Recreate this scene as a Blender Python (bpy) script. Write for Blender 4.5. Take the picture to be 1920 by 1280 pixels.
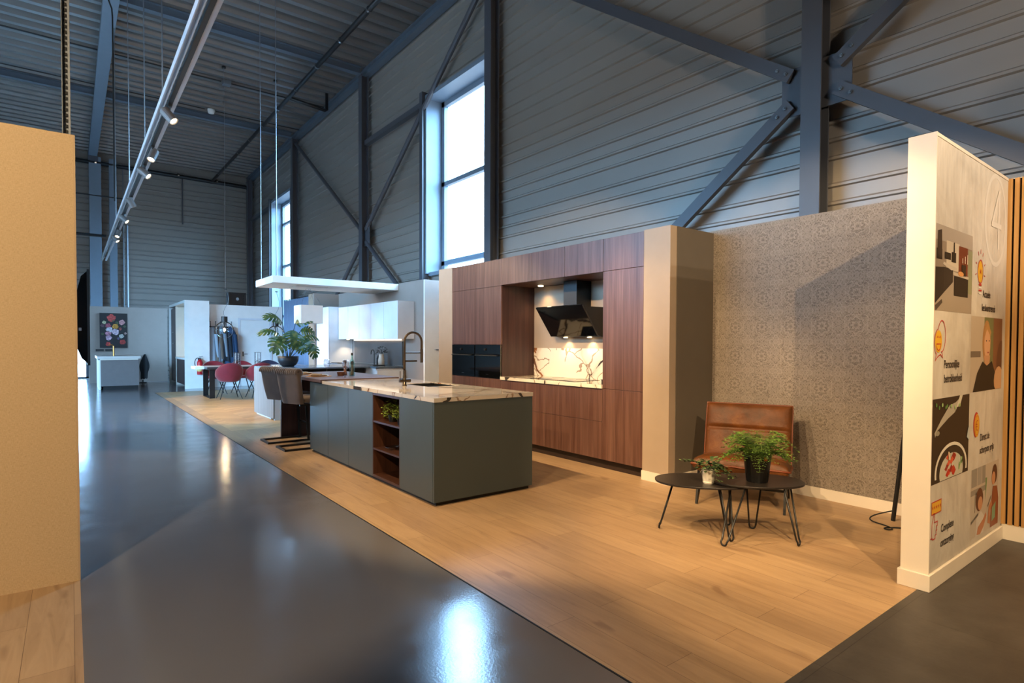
import bpy, bmesh, math, random
from mathutils import Vector, Matrix
random.seed(7)
for o in list(bpy.data.objects): bpy.data.objects.remove(o)
SC = bpy.context.scene
COL = SC.collection
PI = math.pi
# ---------------------------------------------------------------- camera
cd = bpy.data.cameras.new('camera'); cam = bpy.data.objects.new('camera', cd); COL.objects.link(cam); SC.camera = cam
yaw, pit, rol = 0.6538052, -0.02232115, 0.00378031
f = Vector((math.sin(yaw)*math.cos(pit), math.cos(yaw)*math.cos(pit), math.sin(pit)))
r = Vector((math.cos(yaw), -math.sin(yaw), 0)); u = r.cross(f)
r2 = r*math.cos(rol)+u*math.sin(rol); u2 = -r*math.sin(rol)+u*math.cos(rol)
M = Matrix.Identity(4)
for i in range(3): M[i][0] = r2[i]; M[i][1] = u2[i]; M[i][2] = -f[i]
M.translation = (0, 0, 1.40)
cam.matrix_world = M
cd.sensor_width = 36; cd.lens = 1079.94/1920*36; cd.shift_y = 27.31/1920; cd.clip_end = 200; cd.clip_start = .05
# ---------------------------------------------------------------- world and light
SC.view_settings.view_transform = 'Standard'; SC.view_settings.look = 'None'; SC.view_settings.gamma = 1
SC.view_settings.use_curve_mapping = False; SC.view_settings.exposure = 0.0
W = bpy.data.worlds.new('sky'); SC.world = W; W.use_nodes = True
bg = W.node_tree.nodes['Background']; bg.inputs[0].default_value = (.44, .71, 1.0, 1); bg.inputs[1].default_value = 44
_t = W.node_tree; _g = _t.nodes.new('ShaderNodeTexCoord'); _s = _t.nodes.new('ShaderNodeSeparateXYZ'); _r = _t.nodes.new('ShaderNodeValToRGB')
_t.links.new(_g.outputs['Generated'], _s.inputs[0]); _t.links.new(_s.outputs[2], _r.inputs[0]); _t.links.new(_r.outputs[0], bg.inputs[0])
_e = _r.color_ramp.elements; _e[0].position = .0; _e[0].color = (.07, .08, .09, 1); _e[1].position = .03; _e[1].color = (.35, .65, 1.0, 1)
def portal(x, y, z, sx, sy, rot):
    l = bpy.data.lights.new('window_portal', 'AREA'); l.shape = 'RECTANGLE'; l.size = sx; l.size_y = sy; l.cycles.is_portal = True
    o = bpy.data.objects.new('window_portal', l); o.location = (x, y, z); o.rotation_euler = rot; COL.objects.link(o)
portal(6.6, 9.9, 4.8, 3.9, 2.6, (0, PI/2, 0))
portal(6.6, 21.9, 4.3, 5.0, 2.6, (0, PI/2, 0))
portal(-7.05, 9.4, 2.6, 5.0, 9.6, (0, -PI/2, 0))
portal(-.9, 27.1, 1.2, 2.7, 2.4, (-PI/2, 0, 0))
WARM = (1.0, .70, .38)
def spot(x, y, z, tx, ty, tz, w, ang=55, blend=.25, col=WARM, rad=.03, name='spot_light'):
    l = bpy.data.lights.new(name, 'SPOT'); l.energy = w; l.color = col; l.spot_size = math.radians(ang); l.spot_blend = blend; l.shadow_soft_size = rad
    o = bpy.data.objects.new(name, l); o.location = (x, y, z); COL.objects.link(o)
    o.rotation_euler = Vector((tx-x, ty-y, tz-z)).to_track_quat('-Z', 'Y').to_euler()
    return o
# ---------------------------------------------------------------- helpers
def lin(c):
    if isinstance(c, str):
        c = [int(c[i:i+2], 16)/255 for i in (0, 2, 4)]
        c = [(v/12.92 if v <= .04045 else ((v+.055)/1.055)**2.4) for v in c]
    return (*c, 1)
class N:
    """tiny node helper"""
    def __init__(s, name):
        s.m = bpy.data.materials.new(name); s.m.use_nodes = True; s.t = s.m.node_tree; s.b = s.t.nodes['Principled BSDF']
        s.out = s.t.nodes['Material Output']
    def n(s, ty, **k):
        nd = s.t.nodes.new(ty)
        for a, b in k.items():
            if a.startswith('i_'): nd.inputs[int(a[2:]) if a[2:].isdigit() else a[2:].replace('_', ' ')].default_value = b
            else: setattr(nd, a, b)
        return nd
    def l(s, a, b): s.t.links.new(a, b)
    def math(s, op, a, b=None, c=None):
        nd = s.t.nodes.new('ShaderNodeMath'); nd.operation = op
        for i, v in enumerate((a, b, c)):
            if v is None: continue
            if hasattr(v, 'is_output'): s.l(v, nd.inputs[i])
            else: nd.inputs[i].default_value = v
        return nd.outputs[0]
    def coord(s, scale=(1, 1, 1), rot=(0, 0, 0), loc=(0, 0, 0)):
        g = s.n('ShaderNodeNewGeometry'); mp = s.n('ShaderNodeMapping'); s.l(g.outputs['Position'], mp.inputs[0])
        mp.inputs['Scale'].default_value = scale; mp.inputs['Rotation'].default_value = rot; mp.inputs['Location'].default_value = loc
        return mp.outputs[0]
    def noise(s, vec, scale=5, det=3, rough=.5, dist=0):
        nd = s.n('ShaderNodeTexNoise'); s.l(vec, nd.inputs['Vector']); nd.inputs['Scale'].default_value = scale
        nd.inputs['Detail'].default_value = det; nd.inputs['Roughness'].default_value = rough; nd.inputs['Distortion'].default_value = dist
        return nd.outputs['Fac']
    def ramp(s, fac, stops):
        nd = s.n('ShaderNodeValToRGB'); s.l(fac, nd.inputs[0]); e = nd.color_ramp.elements
        while len(e) < len(stops): e.new(.5)
        for i, (p, c) in enumerate(stops): e[i].position = p; e[i].color = lin(c)
        return nd.outputs[0]
    def mix(s, fac, a, b, mode='MIX'):
        nd = s.n('ShaderNodeMix', data_type='RGBA', blend_type=mode)
        for i, v in ((0, fac), (6, a), (7, b)):
            if hasattr(v, 'is_output'): s.l(v, nd.inputs[i])
            else: nd.inputs[i].default_value = v if i == 0 else lin(v)
        return nd.outputs[2]
    def bump(s, h, st=.2, d=.01):
        nd = s.n('ShaderNodeBump'); s.l(h, nd.inputs['Height']); nd.inputs['Strength'].default_value = st; nd.inputs['Distance'].default_value = d
        s.l(nd.outputs[0], s.b.inputs['Normal'])
    def col(s, c):
        if hasattr(c, 'is_output'): s.l(c, s.b.inputs['Base Color'])
        else: s.b.inputs['Base Color'].default_value = lin(c)
    def set(s, rough=.5, metal=0, spec=None, emis=None, est=0, coat=0):
        s.b.inputs['Roughness'].default_value = rough; s.b.inputs['Metallic'].default_value = metal
        if spec is not None: s.b.inputs['Specular IOR Level'].default_value = spec
        if emis: s.b.inputs['Emission Color'].default_value = lin(emis); s.b.inputs['Emission Strength'].default_value = est
        if coat: s.b.inputs['Coat Weight'].default_value = coat
        return s
def pm(name, c, rough=.5, metal=0, spec=None, var=.06, vs=6, bump=0, bs=200, emis=None, est=0):
    """plain material: colour with faint noise variation and optional bump"""
    s = N(name); s.set(rough, metal, spec, emis, est)
    v = s.coord(); n_ = s.noise(v, vs, 2)
    lc = lin(c)
    s.col(s.mix(n_, [x*(1-var) for x in lc[:3]], [min(1, x*(1+var)) for x in lc[:3]]))
    if bump: s.bump(s.noise(v, bs, 2), bump, .002)
    return s.m
def glassm(name, c=(1, 1, 1), t=.85, rough=.02):
    s = N(name); a = s.n('ShaderNodeBsdfTransparent'); a.inputs[0].default_value = lin(c); g = s.n('ShaderNodeBsdfGlossy'); g.inputs['Roughness'].default_value = rough
    fr = s.n('ShaderNodeLayerWeight'); fr.inputs[0].default_value = .5; k = s.math('ADD', s.math('MULTIPLY', s.math('POWER', fr.outputs['Facing'], 4), .7), 1-t)
    mx = s.n('ShaderNodeMixShader'); s.l(k, mx.inputs[0]); s.l(a.outputs[0], mx.inputs[1]); s.l(g.outputs[0], mx.inputs[2]); s.l(mx.outputs[0], s.out.inputs[0])
    return s.m
class MB:
    def __init__(s): s.bm = bmesh.new()
    def box(s, x0, x1, y0, y1, z0, z1):
        v = [s.bm.verts.new(p) for p in ((x0,y0,z0),(x1,y0,z0),(x1,y1,z0),(x0,y1,z0),(x0,y0,z1),(x1,y0,z1),(x1,y1,z1),(x0,y1,z1))]
        for q in ((3,2,1,0),(4,5,6,7),(0,1,5,4),(1,2,6,5),(2,3,7,6),(3,0,4,7)): s.bm.faces.new([v[i] for i in q])
        return s
    def face(s, pts):
        s.bm.faces.new([s.bm.verts.new(p) for p in pts]); return s
    def prism(s, pts, off):
        """polygon pts (3d) extruded by vector off"""
        a = [s.bm.verts.new(p) for p in pts]; b = [s.bm.verts.new(Vector(p)+Vector(off)) for p in pts]; n = len(a)
        s.bm.faces.new(a[::-1]); s.bm.faces.new(b)
        for i in range(n): s.bm.faces.new((a[i], a[(i+1) % n], b[(i+1) % n], b[i]))
        return s
    def tube(s, pts, rad, seg=8, cap=True, closed=False):
        pts = [Vector(p) for p in pts]; n = len(pts); rs = rad if isinstance(rad, (list, tuple)) else [rad]*n
        prev = None; rings = []
        for i, p in enumerate(pts):
            if closed: d = pts[(i+1) % n]-pts[i-1]
            else: d = (pts[min(i+1, n-1)]-pts[max(i-1, 0)])
            d = d.normalized() if d.length > 1e-9 else Vector((0, 0, 1))
            if prev is None: a = Vector((0, 0, 1)) if abs(d.z) < .9 else Vector((1, 0, 0)); nx = d.cross(a).normalized()
            else: nx = (prev-d*prev.dot(d)).normalized()
            ny = d.cross(nx); prev = nx
            rings.append([s.bm.verts.new(p+(nx*math.cos(t)+ny*math.sin(t))*rs[i]) for t in (2*PI*k/seg for k in range(seg))])
        rr = range(n if closed else n-1)
        for i in rr:
            A = rings[i]; B = rings[(i+1) % n]
            for k in range(seg): s.bm.faces.new((A[k], A[(k+1) % seg], B[(k+1) % seg], B[k]))
        if cap and not closed: s.bm.faces.new(rings[0][::-1]); s.bm.faces.new(rings[-1])
        return s
    def bar(s, p0, p1, w, h, up=(0, 0, 1)):
        """rectangular bar between two points"""
        p0 = Vector(p0); p1 = Vector(p1); d = (p1-p0).normalized(); up = Vector(up)
        sx = d.cross(up).normalized(); sy = sx.cross(d)
        P = lambda p, a, b: p+sx*a*w/2+sy*b*h/2
        v = [s.bm.verts.new(P(p, a, b)) for p in (p0, p1) for a, b in ((-1,-1),(1,-1),(1,1),(-1,1))]
        for q in ((3,2,1,0),(4,5,6,7),(0,1,5,4),(1,2,6,5),(2,3,7,6),(3,0,4,7)): s.bm.faces.new([v[i] for i in q])
        return s
    def lathe(s, prof, c=(0, 0, 0), seg=24, sx=1, sy=1):
        rings = []
        for rr, z in prof:
            if rr < 1e-6: rings.append([s.bm.verts.new((c[0], c[1], c[2]+z))])
            else: rings.append([s.bm.verts.new((c[0]+rr*sx*math.cos(2*PI*k/seg), c[1]+rr*sy*math.sin(2*PI*k/seg), c[2]+z)) for k in range(seg)])
        for A, B in zip(rings, rings[1:]):
            if len(A) == 1 and len(B) == 1: continue
            for k in range(seg):
                q = [A[k % len(A)], A[(k+1) % len(A)], B[(k+1) % len(B)], B[k % len(B)]]
                q2 = []
                for x in q:
                    if x not in q2: q2.append(x)
                if len(q2) > 2: s.bm.faces.new(q2)
        return s
    def grid(s, fn, nu, nv, closeu=False):
        g = [[s.bm.verts.new(fn(i/(nu if closeu else nu-1), j/(nv-1))) for j in range(nv)] for i in range(nu)]
        for i in range(nu if closeu else nu-1):
            for j in range(nv-1): s.bm.faces.new((g[i][j], g[(i+1) % nu][j], g[(i+1) % nu][j+1], g[i][j+1]))
        return s
    def xf(s, mat): s.bm.transform(mat); return s
    def build(s, name, mat, parent=None, bevel=0, smooth=False, solid=0, sub=0, origin=None, kind=None, label=None, norm=True):
        bm = s.bm
        if norm: bmesh.ops.recalc_face_normals(bm, faces=bm.faces[:])
        if parent is not None: off = ORG.get(parent.name, Vector((0, 0, 0)))
        elif origin is not None: off = Vector(origin)
        else:
            xs = [v.co.x for v in bm.verts]; ys = [v.co.y for v in bm.verts]; zs = [v.co.z for v in bm.verts]
            off = Vector(((min(xs)+max(xs))/2, (min(ys)+max(ys))/2, min(zs)))
        bmesh.ops.translate(bm, verts=bm.verts[:], vec=-off)
        me = bpy.data.meshes.new(name); bm.to_mesh(me); bm.free()
        if smooth:
            for p in me.polygons: p.use_smooth = True
        me.materials.append(mat)
        o = bpy.data.objects.new(name, me); COL.objects.link(o)
        if parent is not None: o.parent = parent; ORG[o.name] = off
        else: o.location = off; ORG[o.name] = off
        if solid: md = o.modifiers.new('t', 'SOLIDIFY'); md.thickness = solid; md.offset = 0
        if bevel: md = o.modifiers.new('b', 'BEVEL'); md.width = bevel; md.segments = 2; md.limit_method = 'ANGLE'; md.angle_limit = .6; md.harden_normals = False
        if sub: md = o.modifiers.new('s', 'SUBSURF'); md.levels = md.render_levels = sub
        if smooth == 'auto' or (smooth and bevel): 
            md = o.modifiers.new('n', 'WEIGHTED_NORMAL')
        if kind: o['kind'] = kind
        if label: o['label'] = label
        return o
ORG = {}
def thing(name, label, cat, loc=(0, 0, 0), group=None):
    o = bpy.data.objects.new(name, None); COL.objects.link(o); o.location = loc; o.empty_display_size = .1
    ORG[o.name] = Vector(loc); o['label'] = label; o['category'] = cat
    if group: o['group'] = group
    return o
def tag(o, label, cat, group=None, kind=None):
    o['label'] = label; o['category'] = cat
    if group: o['group'] = group
    if kind: o['kind'] = kind
    return o
def struct(o): o['kind'] = 'structure'; return o
def kids(o): return [c for c in COL.objects if c.parent == o]
def dup(o, loc=None, rz=None, label=None, parent=None, group=None):
    c = o.copy(); COL.objects.link(c)
    if parent: c.parent = parent
    for ch in kids(o): dup(ch, parent=c)
    if loc is not None: c.location = loc
    if rz is not None: c.rotation_euler = (0, 0, rz)
    if label: c['label'] = label
    if group: c['group'] = group
    return c
def arc(c, rad, a0, a1, n, ax=(1, 0, 0), ay=(0, 0, 1)):
    c = Vector(c); ax = Vector(ax); ay = Vector(ay)
    return [c+ax*rad*math.cos(a0+(a1-a0)*i/n)+ay*rad*math.sin(a0+(a1-a0)*i/n) for i in range(n+1)]
def bez(p, n=12):
    p = [Vector(q) for q in p]; out = []
    for i in range(n+1):
        t = i/n; q = p[:]
        while len(q) > 1: q = [a.lerp(b, t) for a, b in zip(q, q[1:])]
        out.append(q[0])
    return out
# ---------------------------------------------------------------- materials
m_white = pm('white_paint', 'EDEBE6', .6)
m_panel = pm('cream_white_paint', 'DDD3C4', .45)
m_beige = pm('beige_paint', 'A18E7A', .75)
m_greige = pm('greige_paint', '93857B', .8)
m_steel = pm('blue_grey_steel_paint', '494B51', .45, var=.04)
m_steel_lt = pm('light_steel_paint', '74828F', .5)
m_steel_mid = pm('mid_steel_paint', '5A6570', .5)
m_black = pm('black_metal', '141415', .4)
m_blackgloss = pm('black_glass', '08090B', .06, spec=.7)
m_chrome = pm('chrome', 'B8BCC0', .2, 1)
m_galv = pm('galvanised_steel', '8E9296', .42, .8)
m_alu = pm('silver_painted_aluminium', 'C4C2C4', .4, .1)
m_green = pm('grey_green_lacquer', '454E4E', .4, spec=.4, var=.03)
m_dark = pm('dark_plinth', '0E0D0C', .6)
m_gap = pm('dark_gap', '12100F', .9)
m_lampbody = pm('warm_grey_lamp_body', '5A5450', .5)
m_glow = pm('lit_lamp', 'FFE2B0', .5, emis=(1, .80, .48), est=10)
m_whitelac = pm('white_lacquer', 'E6E6E8', .28)
m_greytop = pm('grey_worktop', '66727E', .2)
m_brass = pm('aged_brass', '4C4238', .34, .85)
m_gold = pm('gold_brass', 'C08C46', .3, .9)
m_rubber = pm('black_rubber', '101010', .8)
m_glass = glassm('clear_glass', (.98, 1, 1), .97)
m_pane = glassm('window_pane', (.93, .97, 1), .97)
def realglass(name, c=(1, 1, 1)):
    s = N(name); s.col(c); s.set(.0, spec=.6); s.b.inputs['Transmission Weight'].default_value = 1; s.b.inputs['IOR'].default_value = 1.45; return s.m
m_wglass = glassm('wine_glass', (.95, .97, 1), .86, .03)
def clad_mat():
    s = N('ribbed_cladding'); s.set(.42, .15); v = s.coord(); c = s.mix(s.noise(v, .7, 3), '88817A', '928C84'); s.col(c); return s.m
m_clad = clad_mat()
def deck_mat():
    s = N('steel_roof_deck'); s.set(.42, .45); v = s.coord((.25, 2.2, 1)); c = s.mix(s.noise(v, 1.6, 4), '6C6660', '8C8A88'); s.col(c); return s.m
m_deck = deck_mat()
def oak_mat(name, dark, light, W_=.185, L_=1.55, rot=PI/2):
    s = N(name); s.set(.42)
    v = s.coord((1, 1, 1), (0, 0, rot))
    b = s.n('ShaderNodeTexBrick', offset=.37, squash=1); s.l(v, b.inputs['Vector'])
    b.inputs['Scale'].default_value = 1; b.inputs['Mortar Size'].default_value = .0012; b.inputs['Mortar Smooth'].default_value = .3
    b.inputs['Brick Width'].default_value = L_; b.inputs['Row Height'].default_value = W_; b.inputs['Bias'].default_value = 0
    b.inputs[1].default_value = lin(dark); b.inputs[2].default_value = lin(light); b.inputs[3].default_value = lin('6E5238')
    gv = s.coord((9, .9, 1)) if rot else s.coord((.9, 9, 1)); g = s.noise(gv, 2.2, 6, .65, .8)
    c = s.mix(.75, b.outputs[0], s.ramp(g, [(.24, 'B4AAA0'), (.40, 'E0DBD6'), (.55, 'F2F0EE'), (.72, 'FFFFFF')]), 'MULTIPLY')
    kv = s.coord((2.6, .9, 1)); k = s.noise(kv, 2.3, 2, .5, .4)
    c = s.mix(s.ramp(k, [(.0, (.8,)*3), (.27, (.55,)*3), (.335, (0, 0, 0))]), c, '7A5A40')
    s.col(c); s.l(s.ramp(g, [(0, (.36,)*3), (1, (.5,)*3)]), s.b.inputs['Roughness']); s.bump(g, .08, .003); return s.m
m_oak = oak_mat('oak_planks', 'AA8B69', 'B89974')
def herring_mat():
    s = N('oak_chevron_parquet'); s.set(.38)
    v = s.coord(); sp = s.n('ShaderNodeSeparateXYZ'); s.l(v, sp.inputs[0])
    tri = s.math('PINGPONG', sp.outputs[0], .36)
    vv = s.math('ADD', s.math('MULTIPLY', tri, .75), sp.outputs[1])
    row = s.math('FLOOR', s.math('DIVIDE', vv, .14)); colu = s.math('FLOOR', s.math('DIVIDE', sp.outputs[0], .36))
    cb = s.n('ShaderNodeCombineXYZ'); s.l(row, cb.inputs[0]); s.l(colu, cb.inputs[1])
    wn = s.n('ShaderNodeTexWhiteNoise', noise_dimensions='3D'); s.l(cb.outputs[0], wn.inputs[0])
    c = s.ramp(wn.outputs[0], [(0, 'B08C60'), (1, 'C9A470')]); fr = s.math('FRACT', s.math('DIVIDE', vv, .14))
    ln = s.math('LESS_THAN', fr, .04); c = s.mix(ln, c, '8D6B4A'); s.col(c); return s.m
m_herring = herring_mat()
def concrete_mat():
    s = N('polished_grey_resin'); v = s.coord(); n1 = s.noise(v, .5, 4); n2 = s.noise(v, 4, 4, .6)
    s.col(s.mix(n1, '626066', '6C6968')); s.set(.22, spec=.75)
    s.l(s.ramp(n2, [(.3, (.11,)*3), (.75, (.19,)*3)]), s.b.inputs['Roughness']); s.bump(s.noise(v, 75, 3, .6), .10, .003); return s.m
m_conc = concrete_mat()
def tile_mat():
    s = N('dark_slate_tile'); v = s.coord(); b = s.n('ShaderNodeTexBrick', offset=0); s.l(v, b.inputs['Vector'])
    b.inputs['Scale'].default_value = 1; b.inputs['Brick Width'].default_value = .86; b.inputs['Row Height'].default_value = .57; b.inputs['Mortar Size'].default_value = .0018
    b.inputs[1].default_value = lin('443F3B'); b.inputs[2].default_value = lin('4A4540'); b.inputs[3].default_value = lin('282420')
    n_ = s.noise(v, 5, 6, .7); s.col(s.mix(.7, b.outputs[0], s.ramp(n_, [(.3, 'AAAAAA'), (.7, 'FFFFFF')]), 'MULTIPLY')); s.set(.45); s.bump(s.noise(v, 40, 4), .15, .003); return s.m
m_tile = tile_mat()
def walnut_mat(name='walnut_veneer', a='4E3026', b='705044'):
    s = N(name); s.set(.4); v = s.coord((13, 13, .55)); g = s.noise(v, 1.4, 6, .62, .5)
    v2 = s.coord((60, 60, .8)); g2 = s.noise(v2, 2, 4, .6)
    c = s.mix(s.ramp(g, [(.32, (0, 0, 0)), (.68, (1, 1, 1))]), a, b); s.col(s.mix(.4, c, s.ramp(g2, [(.35, '9A9090'), (.6, 'FFFFFF')]), 'MULTIPLY')); s.bump(g2, .05, .001); return s.m
m_walnut = walnut_mat()
m_walnut_d = walnut_mat('dark_brown_oak', '35211F', '4A302C')
m_shelfw = walnut_mat('walnut_shelf', '3A2014', '4E2E1E')
def marble_mat(name, base, vs, seed, rust=.5, wid=.02):
    s = N(name); s.set(.07, spec=.6); v = s.coord((1, 1, 1), (.3, .5, .7), (seed, seed*2, 0))
    d = s.n('ShaderNodeTexNoise'); s.l(v, d.inputs['Vector']); d.inputs['Scale'].default_value = vs*1.6; d.inputs['Detail'].default_value = 5
    mx = s.n('ShaderNodeMix', data_type='VECTOR'); mx.inputs[0].default_value = .22; s.l(v, mx.inputs[4]); s.l(d.outputs['Color'], mx.inputs[5])
    vo = s.n('ShaderNodeTexVoronoi', feature='DISTANCE_TO_EDGE'); s.l(mx.outputs[1], vo.inputs['Vector']); vo.inputs['Scale'].default_value = vs
    br = s.noise(v, vs*1.1, 2); thr = s.math('MULTIPLY', s.math('SUBTRACT', br, .38), wid*6)
    vein = s.math('LESS_THAN', vo.outputs['Distance'], s.math('MAXIMUM', thr, .0))
    soft = s.ramp(s.math('SUBTRACT', vo.outputs['Distance'], thr), [(0, (1, 1, 1)), (.05, (0, 0, 0))])
    vo2 = s.n('ShaderNodeTexVoronoi', feature='DISTANCE_TO_EDGE'); s.l(mx.outputs[1], vo2.inputs['Vector']); vo2.inputs['Scale'].default_value = vs*2.6
    fine = s.math('MULTIPLY', s.math('LESS_THAN', vo2.outputs['Distance'], .022), s.math('GREATER_THAN', s.noise(v, vs*.9, 3), .48))
    rc = s.mix(s.ramp(s.noise(v, vs*2.5, 2), [(.5, (0, 0, 0)), (.62, (1, 1, 1))]), '2A2424', '8A5226')
    c = s.mix(s.math('MULTIPLY', soft, .35), base, 'A8917A'); c = s.mix(s.math('MULTIPLY', fine, .75), c, '7A5A42'); c = s.mix(s.math('MULTIPLY', vein, .95), c, rc)
    s.col(c); return s.m
m_marble = marble_mat('veined_marble', 'C4BAAE', 1.7, 3.1, wid=.018)
m_marble2 = marble_mat('veined_marble_splash', 'E4DAC8', 1.7, 9.4, wid=.02)
def fabric_wall():
    s = N('tan_woven_wallcovering'); s.set(.9, spec=.2); a = s.noise(s.coord((60, 60, 420)), 1, 3, .7); b = s.noise(s.coord((420, 420, 60)), 1, 3, .7)
    k = s.math('MULTIPLY', s.math('ADD', a, b), .5); s.col(s.ramp(k, [(.3, 'AE9470'), (.5, 'CBB08A'), (.7, 'DAC29E')])); s.bump(k, .5, .002); return s.m
m_weave = fabric_wall()
def damask():
    s = N('grey_damask_wallpaper'); s.set(.75, spec=.25); v = s.coord(); sp = s.n('ShaderNodeSeparateXYZ'); s.l(v, sp.inputs[0])
    h = s.math('ADD', sp.outputs[1], sp.outputs[0]); z = sp.outputs[2]; P = .285
    def cell(ou, ov):
        uu = s.math('SUBTRACT', s.math('FRACT', s.math('ADD', s.math('DIVIDE', h, P), ou)), .5)
        vv = s.math('SUBTRACT', s.math('FRACT', s.math('ADD', s.math('DIVIDE', z, P), ov)), .5)
        rr = s.math('SQRT', s.math('ADD', s.math('MULTIPLY', uu, uu), s.math('MULTIPLY', vv, vv))); th = s.math('ARCTAN2', vv, uu)
        return rr, th
    r1, t1 = cell(0, 0); r2_, t2 = cell(.5, .5)
    def rosette(rr, th, k, fq, amp):
        w = s.math('MULTIPLY', s.math('COSINE', s.math('MULTIPLY', th, k)), amp)
        return s.math('COSINE', s.math('ADD', s.math('MULTIPLY', rr, fq), w))
    a = rosette(r1, t1, 8, 62, 1.9); b = rosette(r2_, t2, 4, 74, 2.6)
    c1 = s.math('MULTIPLY', a, b); nz = s.noise(v, 95, 3, .6, 1.5)
    c3 = rosette(r1, t1, 6, 34, 2.2); c4 = rosette(r2_, t2, 8, 40, 1.6)
    e = s.math('ADD', s.math('ADD', s.math('MULTIPLY', c1, .10), s.math('MULTIPLY', s.math('MULTIPLY', c3, c4), .09)), nz)
    line = s.ramp(e, [(.36, '665C52'), (.45, '7A7066'), (.52, '978C80'), (.58, '756B61'), (.68, '867C72')])
    def outline(rr, th, r0, k, amp, w):
        q = s.math('SUBTRACT', rr, s.math('ADD', r0, s.math('MULTIPLY', s.math('COSINE', s.math('MULTIPLY', th, k)), amp)))
        return s.math('LESS_THAN', s.math('ABSOLUTE', q), w)
    L1 = s.math('MAXIMUM', outline(r1, t1, .24, 8, .03, .010), outline(r1, t1, .10, 8, .02, .009)); L2 = s.math('MAXIMUM', outline(r2_, t2, .17, 4, .05, .010), outline(r2_, t2, .06, 6, .015, .009))
    L3 = outline(r1, t1, .36, 4, -.05, .008)
    dk = s.math('MAXIMUM', s.math('LESS_THAN', r1, .045), outline(r1, t1, .17, 8, .03, .016))
    s.col(s.mix(s.math('MULTIPLY', dk, .45), s.mix(s.math('MULTIPLY', s.math('MAXIMUM', s.math('MAXIMUM', L1, L2), L3), .36), line, 'A99E91'), '544B43')); return s.m
m_damask = damask()
m_textile_grey = pm('taupe_textile_wallcovering', '5E554A', .9, bump=.4, bs=300)
def leather():
    s = N('cognac_leather'); s.set(.5, spec=.35); v = s.coord(); n1 = s.noise(v, 6, 4, .6); s.col(s.ramp(n1, [(.3, '46270B'), (.6, '613510'), (.8, '7C4C1A')])); s.bump(s.noise(v, 16, 6, .65, .6), .55, .012); return s.m
m_leather = leather()
def velvet(name, c1, c2, rough=.75):
    s = N(name); s.set(rough, spec=.3); v = s.coord(); s.col(s.mix(s.noise(v, 7, 3), c1, c2)); s.b.inputs['Sheen Weight'].default_value = .35; s.bump(s.noise(v, 60, 2), .1, .002); return s.m
m_velvet = velvet('taupe_velvet', '54463F', '74635A')
m_red = velvet('wine_red_velvet', '66101A', '821824')
m_navy = velvet('navy_velvet', '1E2138', '2A2C48')
m_concsplash = pm('grey_stone_laminate', '514D4B', .5, var=.18, vs=4)
m_greyfront = pm('slate_grey_front', '6E6663', .6, var=.08, vs=9)
m_streak = (lambda s: (s.set(.5), s.col(s.ramp(s.noise(s.coord((18, 18, .8)), 1.3, 4), [(.3, '77736F'), (.7, '918D88')])), s.m)[2])(N('streaked_grey_oak'))
m_leaf = (lambda s: (s.set(.4, spec=.5), s.col(s.ramp(s.noise(s.coord(), 14, 3), [(.35, '21472F'), (.52, '3C6034'), (.66, '6E7434')])), s.m)[2])(N('monstera_leaf'))
m_fern = (lambda s: (s.set(.5), s.col(s.ramp(s.noise(s.coord(), 30, 2), [(.3, '355219'), (.55, '5C7C2C'), (.75, '849A46')])), s.m)[2])(N('fern_leaf'))
m_ivy = (lambda s: (s.set(.45), s.col(s.ramp(s.noise(s.coord(), 45, 2), [(.35, '26381F'), (.6, '4B6136'), (.75, '90975F')])), s.m)[2])(N('variegated_leaf'))
m_lime = (lambda s: (s.set(.5), s.col(s.ramp(s.noise(s.coord(), 40, 2), [(.35, '3C5520'), (.6, '8A9A34'), (.75, 'B4B45A')])), s.m)[2])(N('lime_leaf'))
m_soil = pm('potting_soil', '1C1410', .95)
m_slat = (lambda s: (s.set(.45), s.col(s.ramp(s.noise(s.coord((30, 30, .9)), 1.4, 5, .6), [(.3, 'A4763F'), (.7, 'C4975A')])), s.m)[2])(N('oak_slat'))
m_felt = pm('black_felt', '0B0A09', .95)
# ================================================================ STRUCTURE
def S(mb, name, mat, **k): return struct(mb.build(name, mat, **k))
S(MB().box(-7, .03, 4.2, 27, -.1, 0).box(.03, 1.82, -5, 27, -.1, 0).box(1.82, 6.3, 18.57, 27, -.1, 0).box(-7, .03, 27, 29, -.1, 0), 'floor', m_conc)
S(MB().box(1.82, 6.3, 1.18, 9.9, -.1, 0).box(-7, .03, -5, 4.2, -.1, 0).box(1.82, 2.0, 9.9, 18.57, -.1, 0).box(2.0, 6.3, 18.4, 18.57, -.1, 0), 'floor_oak', m_oak)
S(MB().box(2.0, 6.3, 9.9, 18.4, -.1, 0), 'floor_parquet', m_herring)
S(MB().box(1.82, 6.3, -5, 1.18, -.1, 0), 'floor_tile', m_tile)
S(MB().box(1.816, 1.824, -5, 18.57, 0, .003), 'trim_1', m_dark)
def clad_profile(z0, z1):
    """(depth, z) outline of the ribbed liner sheet; depth 0 is the sheet, positive sticks into the hall"""
    P = [(0, z0)]; z = 0
    k0 = int(z0/.65)-1
    for k in range(k0, int(z1/.65)+2):
        for j, o_ in enumerate((.08, .265, .45)):
            zc = k*.65+o_
            for d, dz in ((0, -.030), (.032, -.020), (.032, .004), (0, .026)):
                if z0 < zc+dz < z1: P.append((d, zc+dz))
    P.append((0, z1)); return P
def clad(mb, a0, a1, z0, z1, plane, axis='Y'):
    P = clad_profile(z0, z1)
    for (d0, za), (d1, zb) in zip(P, P[1:]):
        if axis == 'Y': mb.face([(plane-d0, a0, za), (plane-d0, a1, za), (plane-d1, a1, zb), (plane-d1, a0, zb)])
        else: mb.face([(a0, plane-d0, za), (a1, plane-d0, za), (a1, plane-d1, zb), (a0, plane-d1, zb)])
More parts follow.
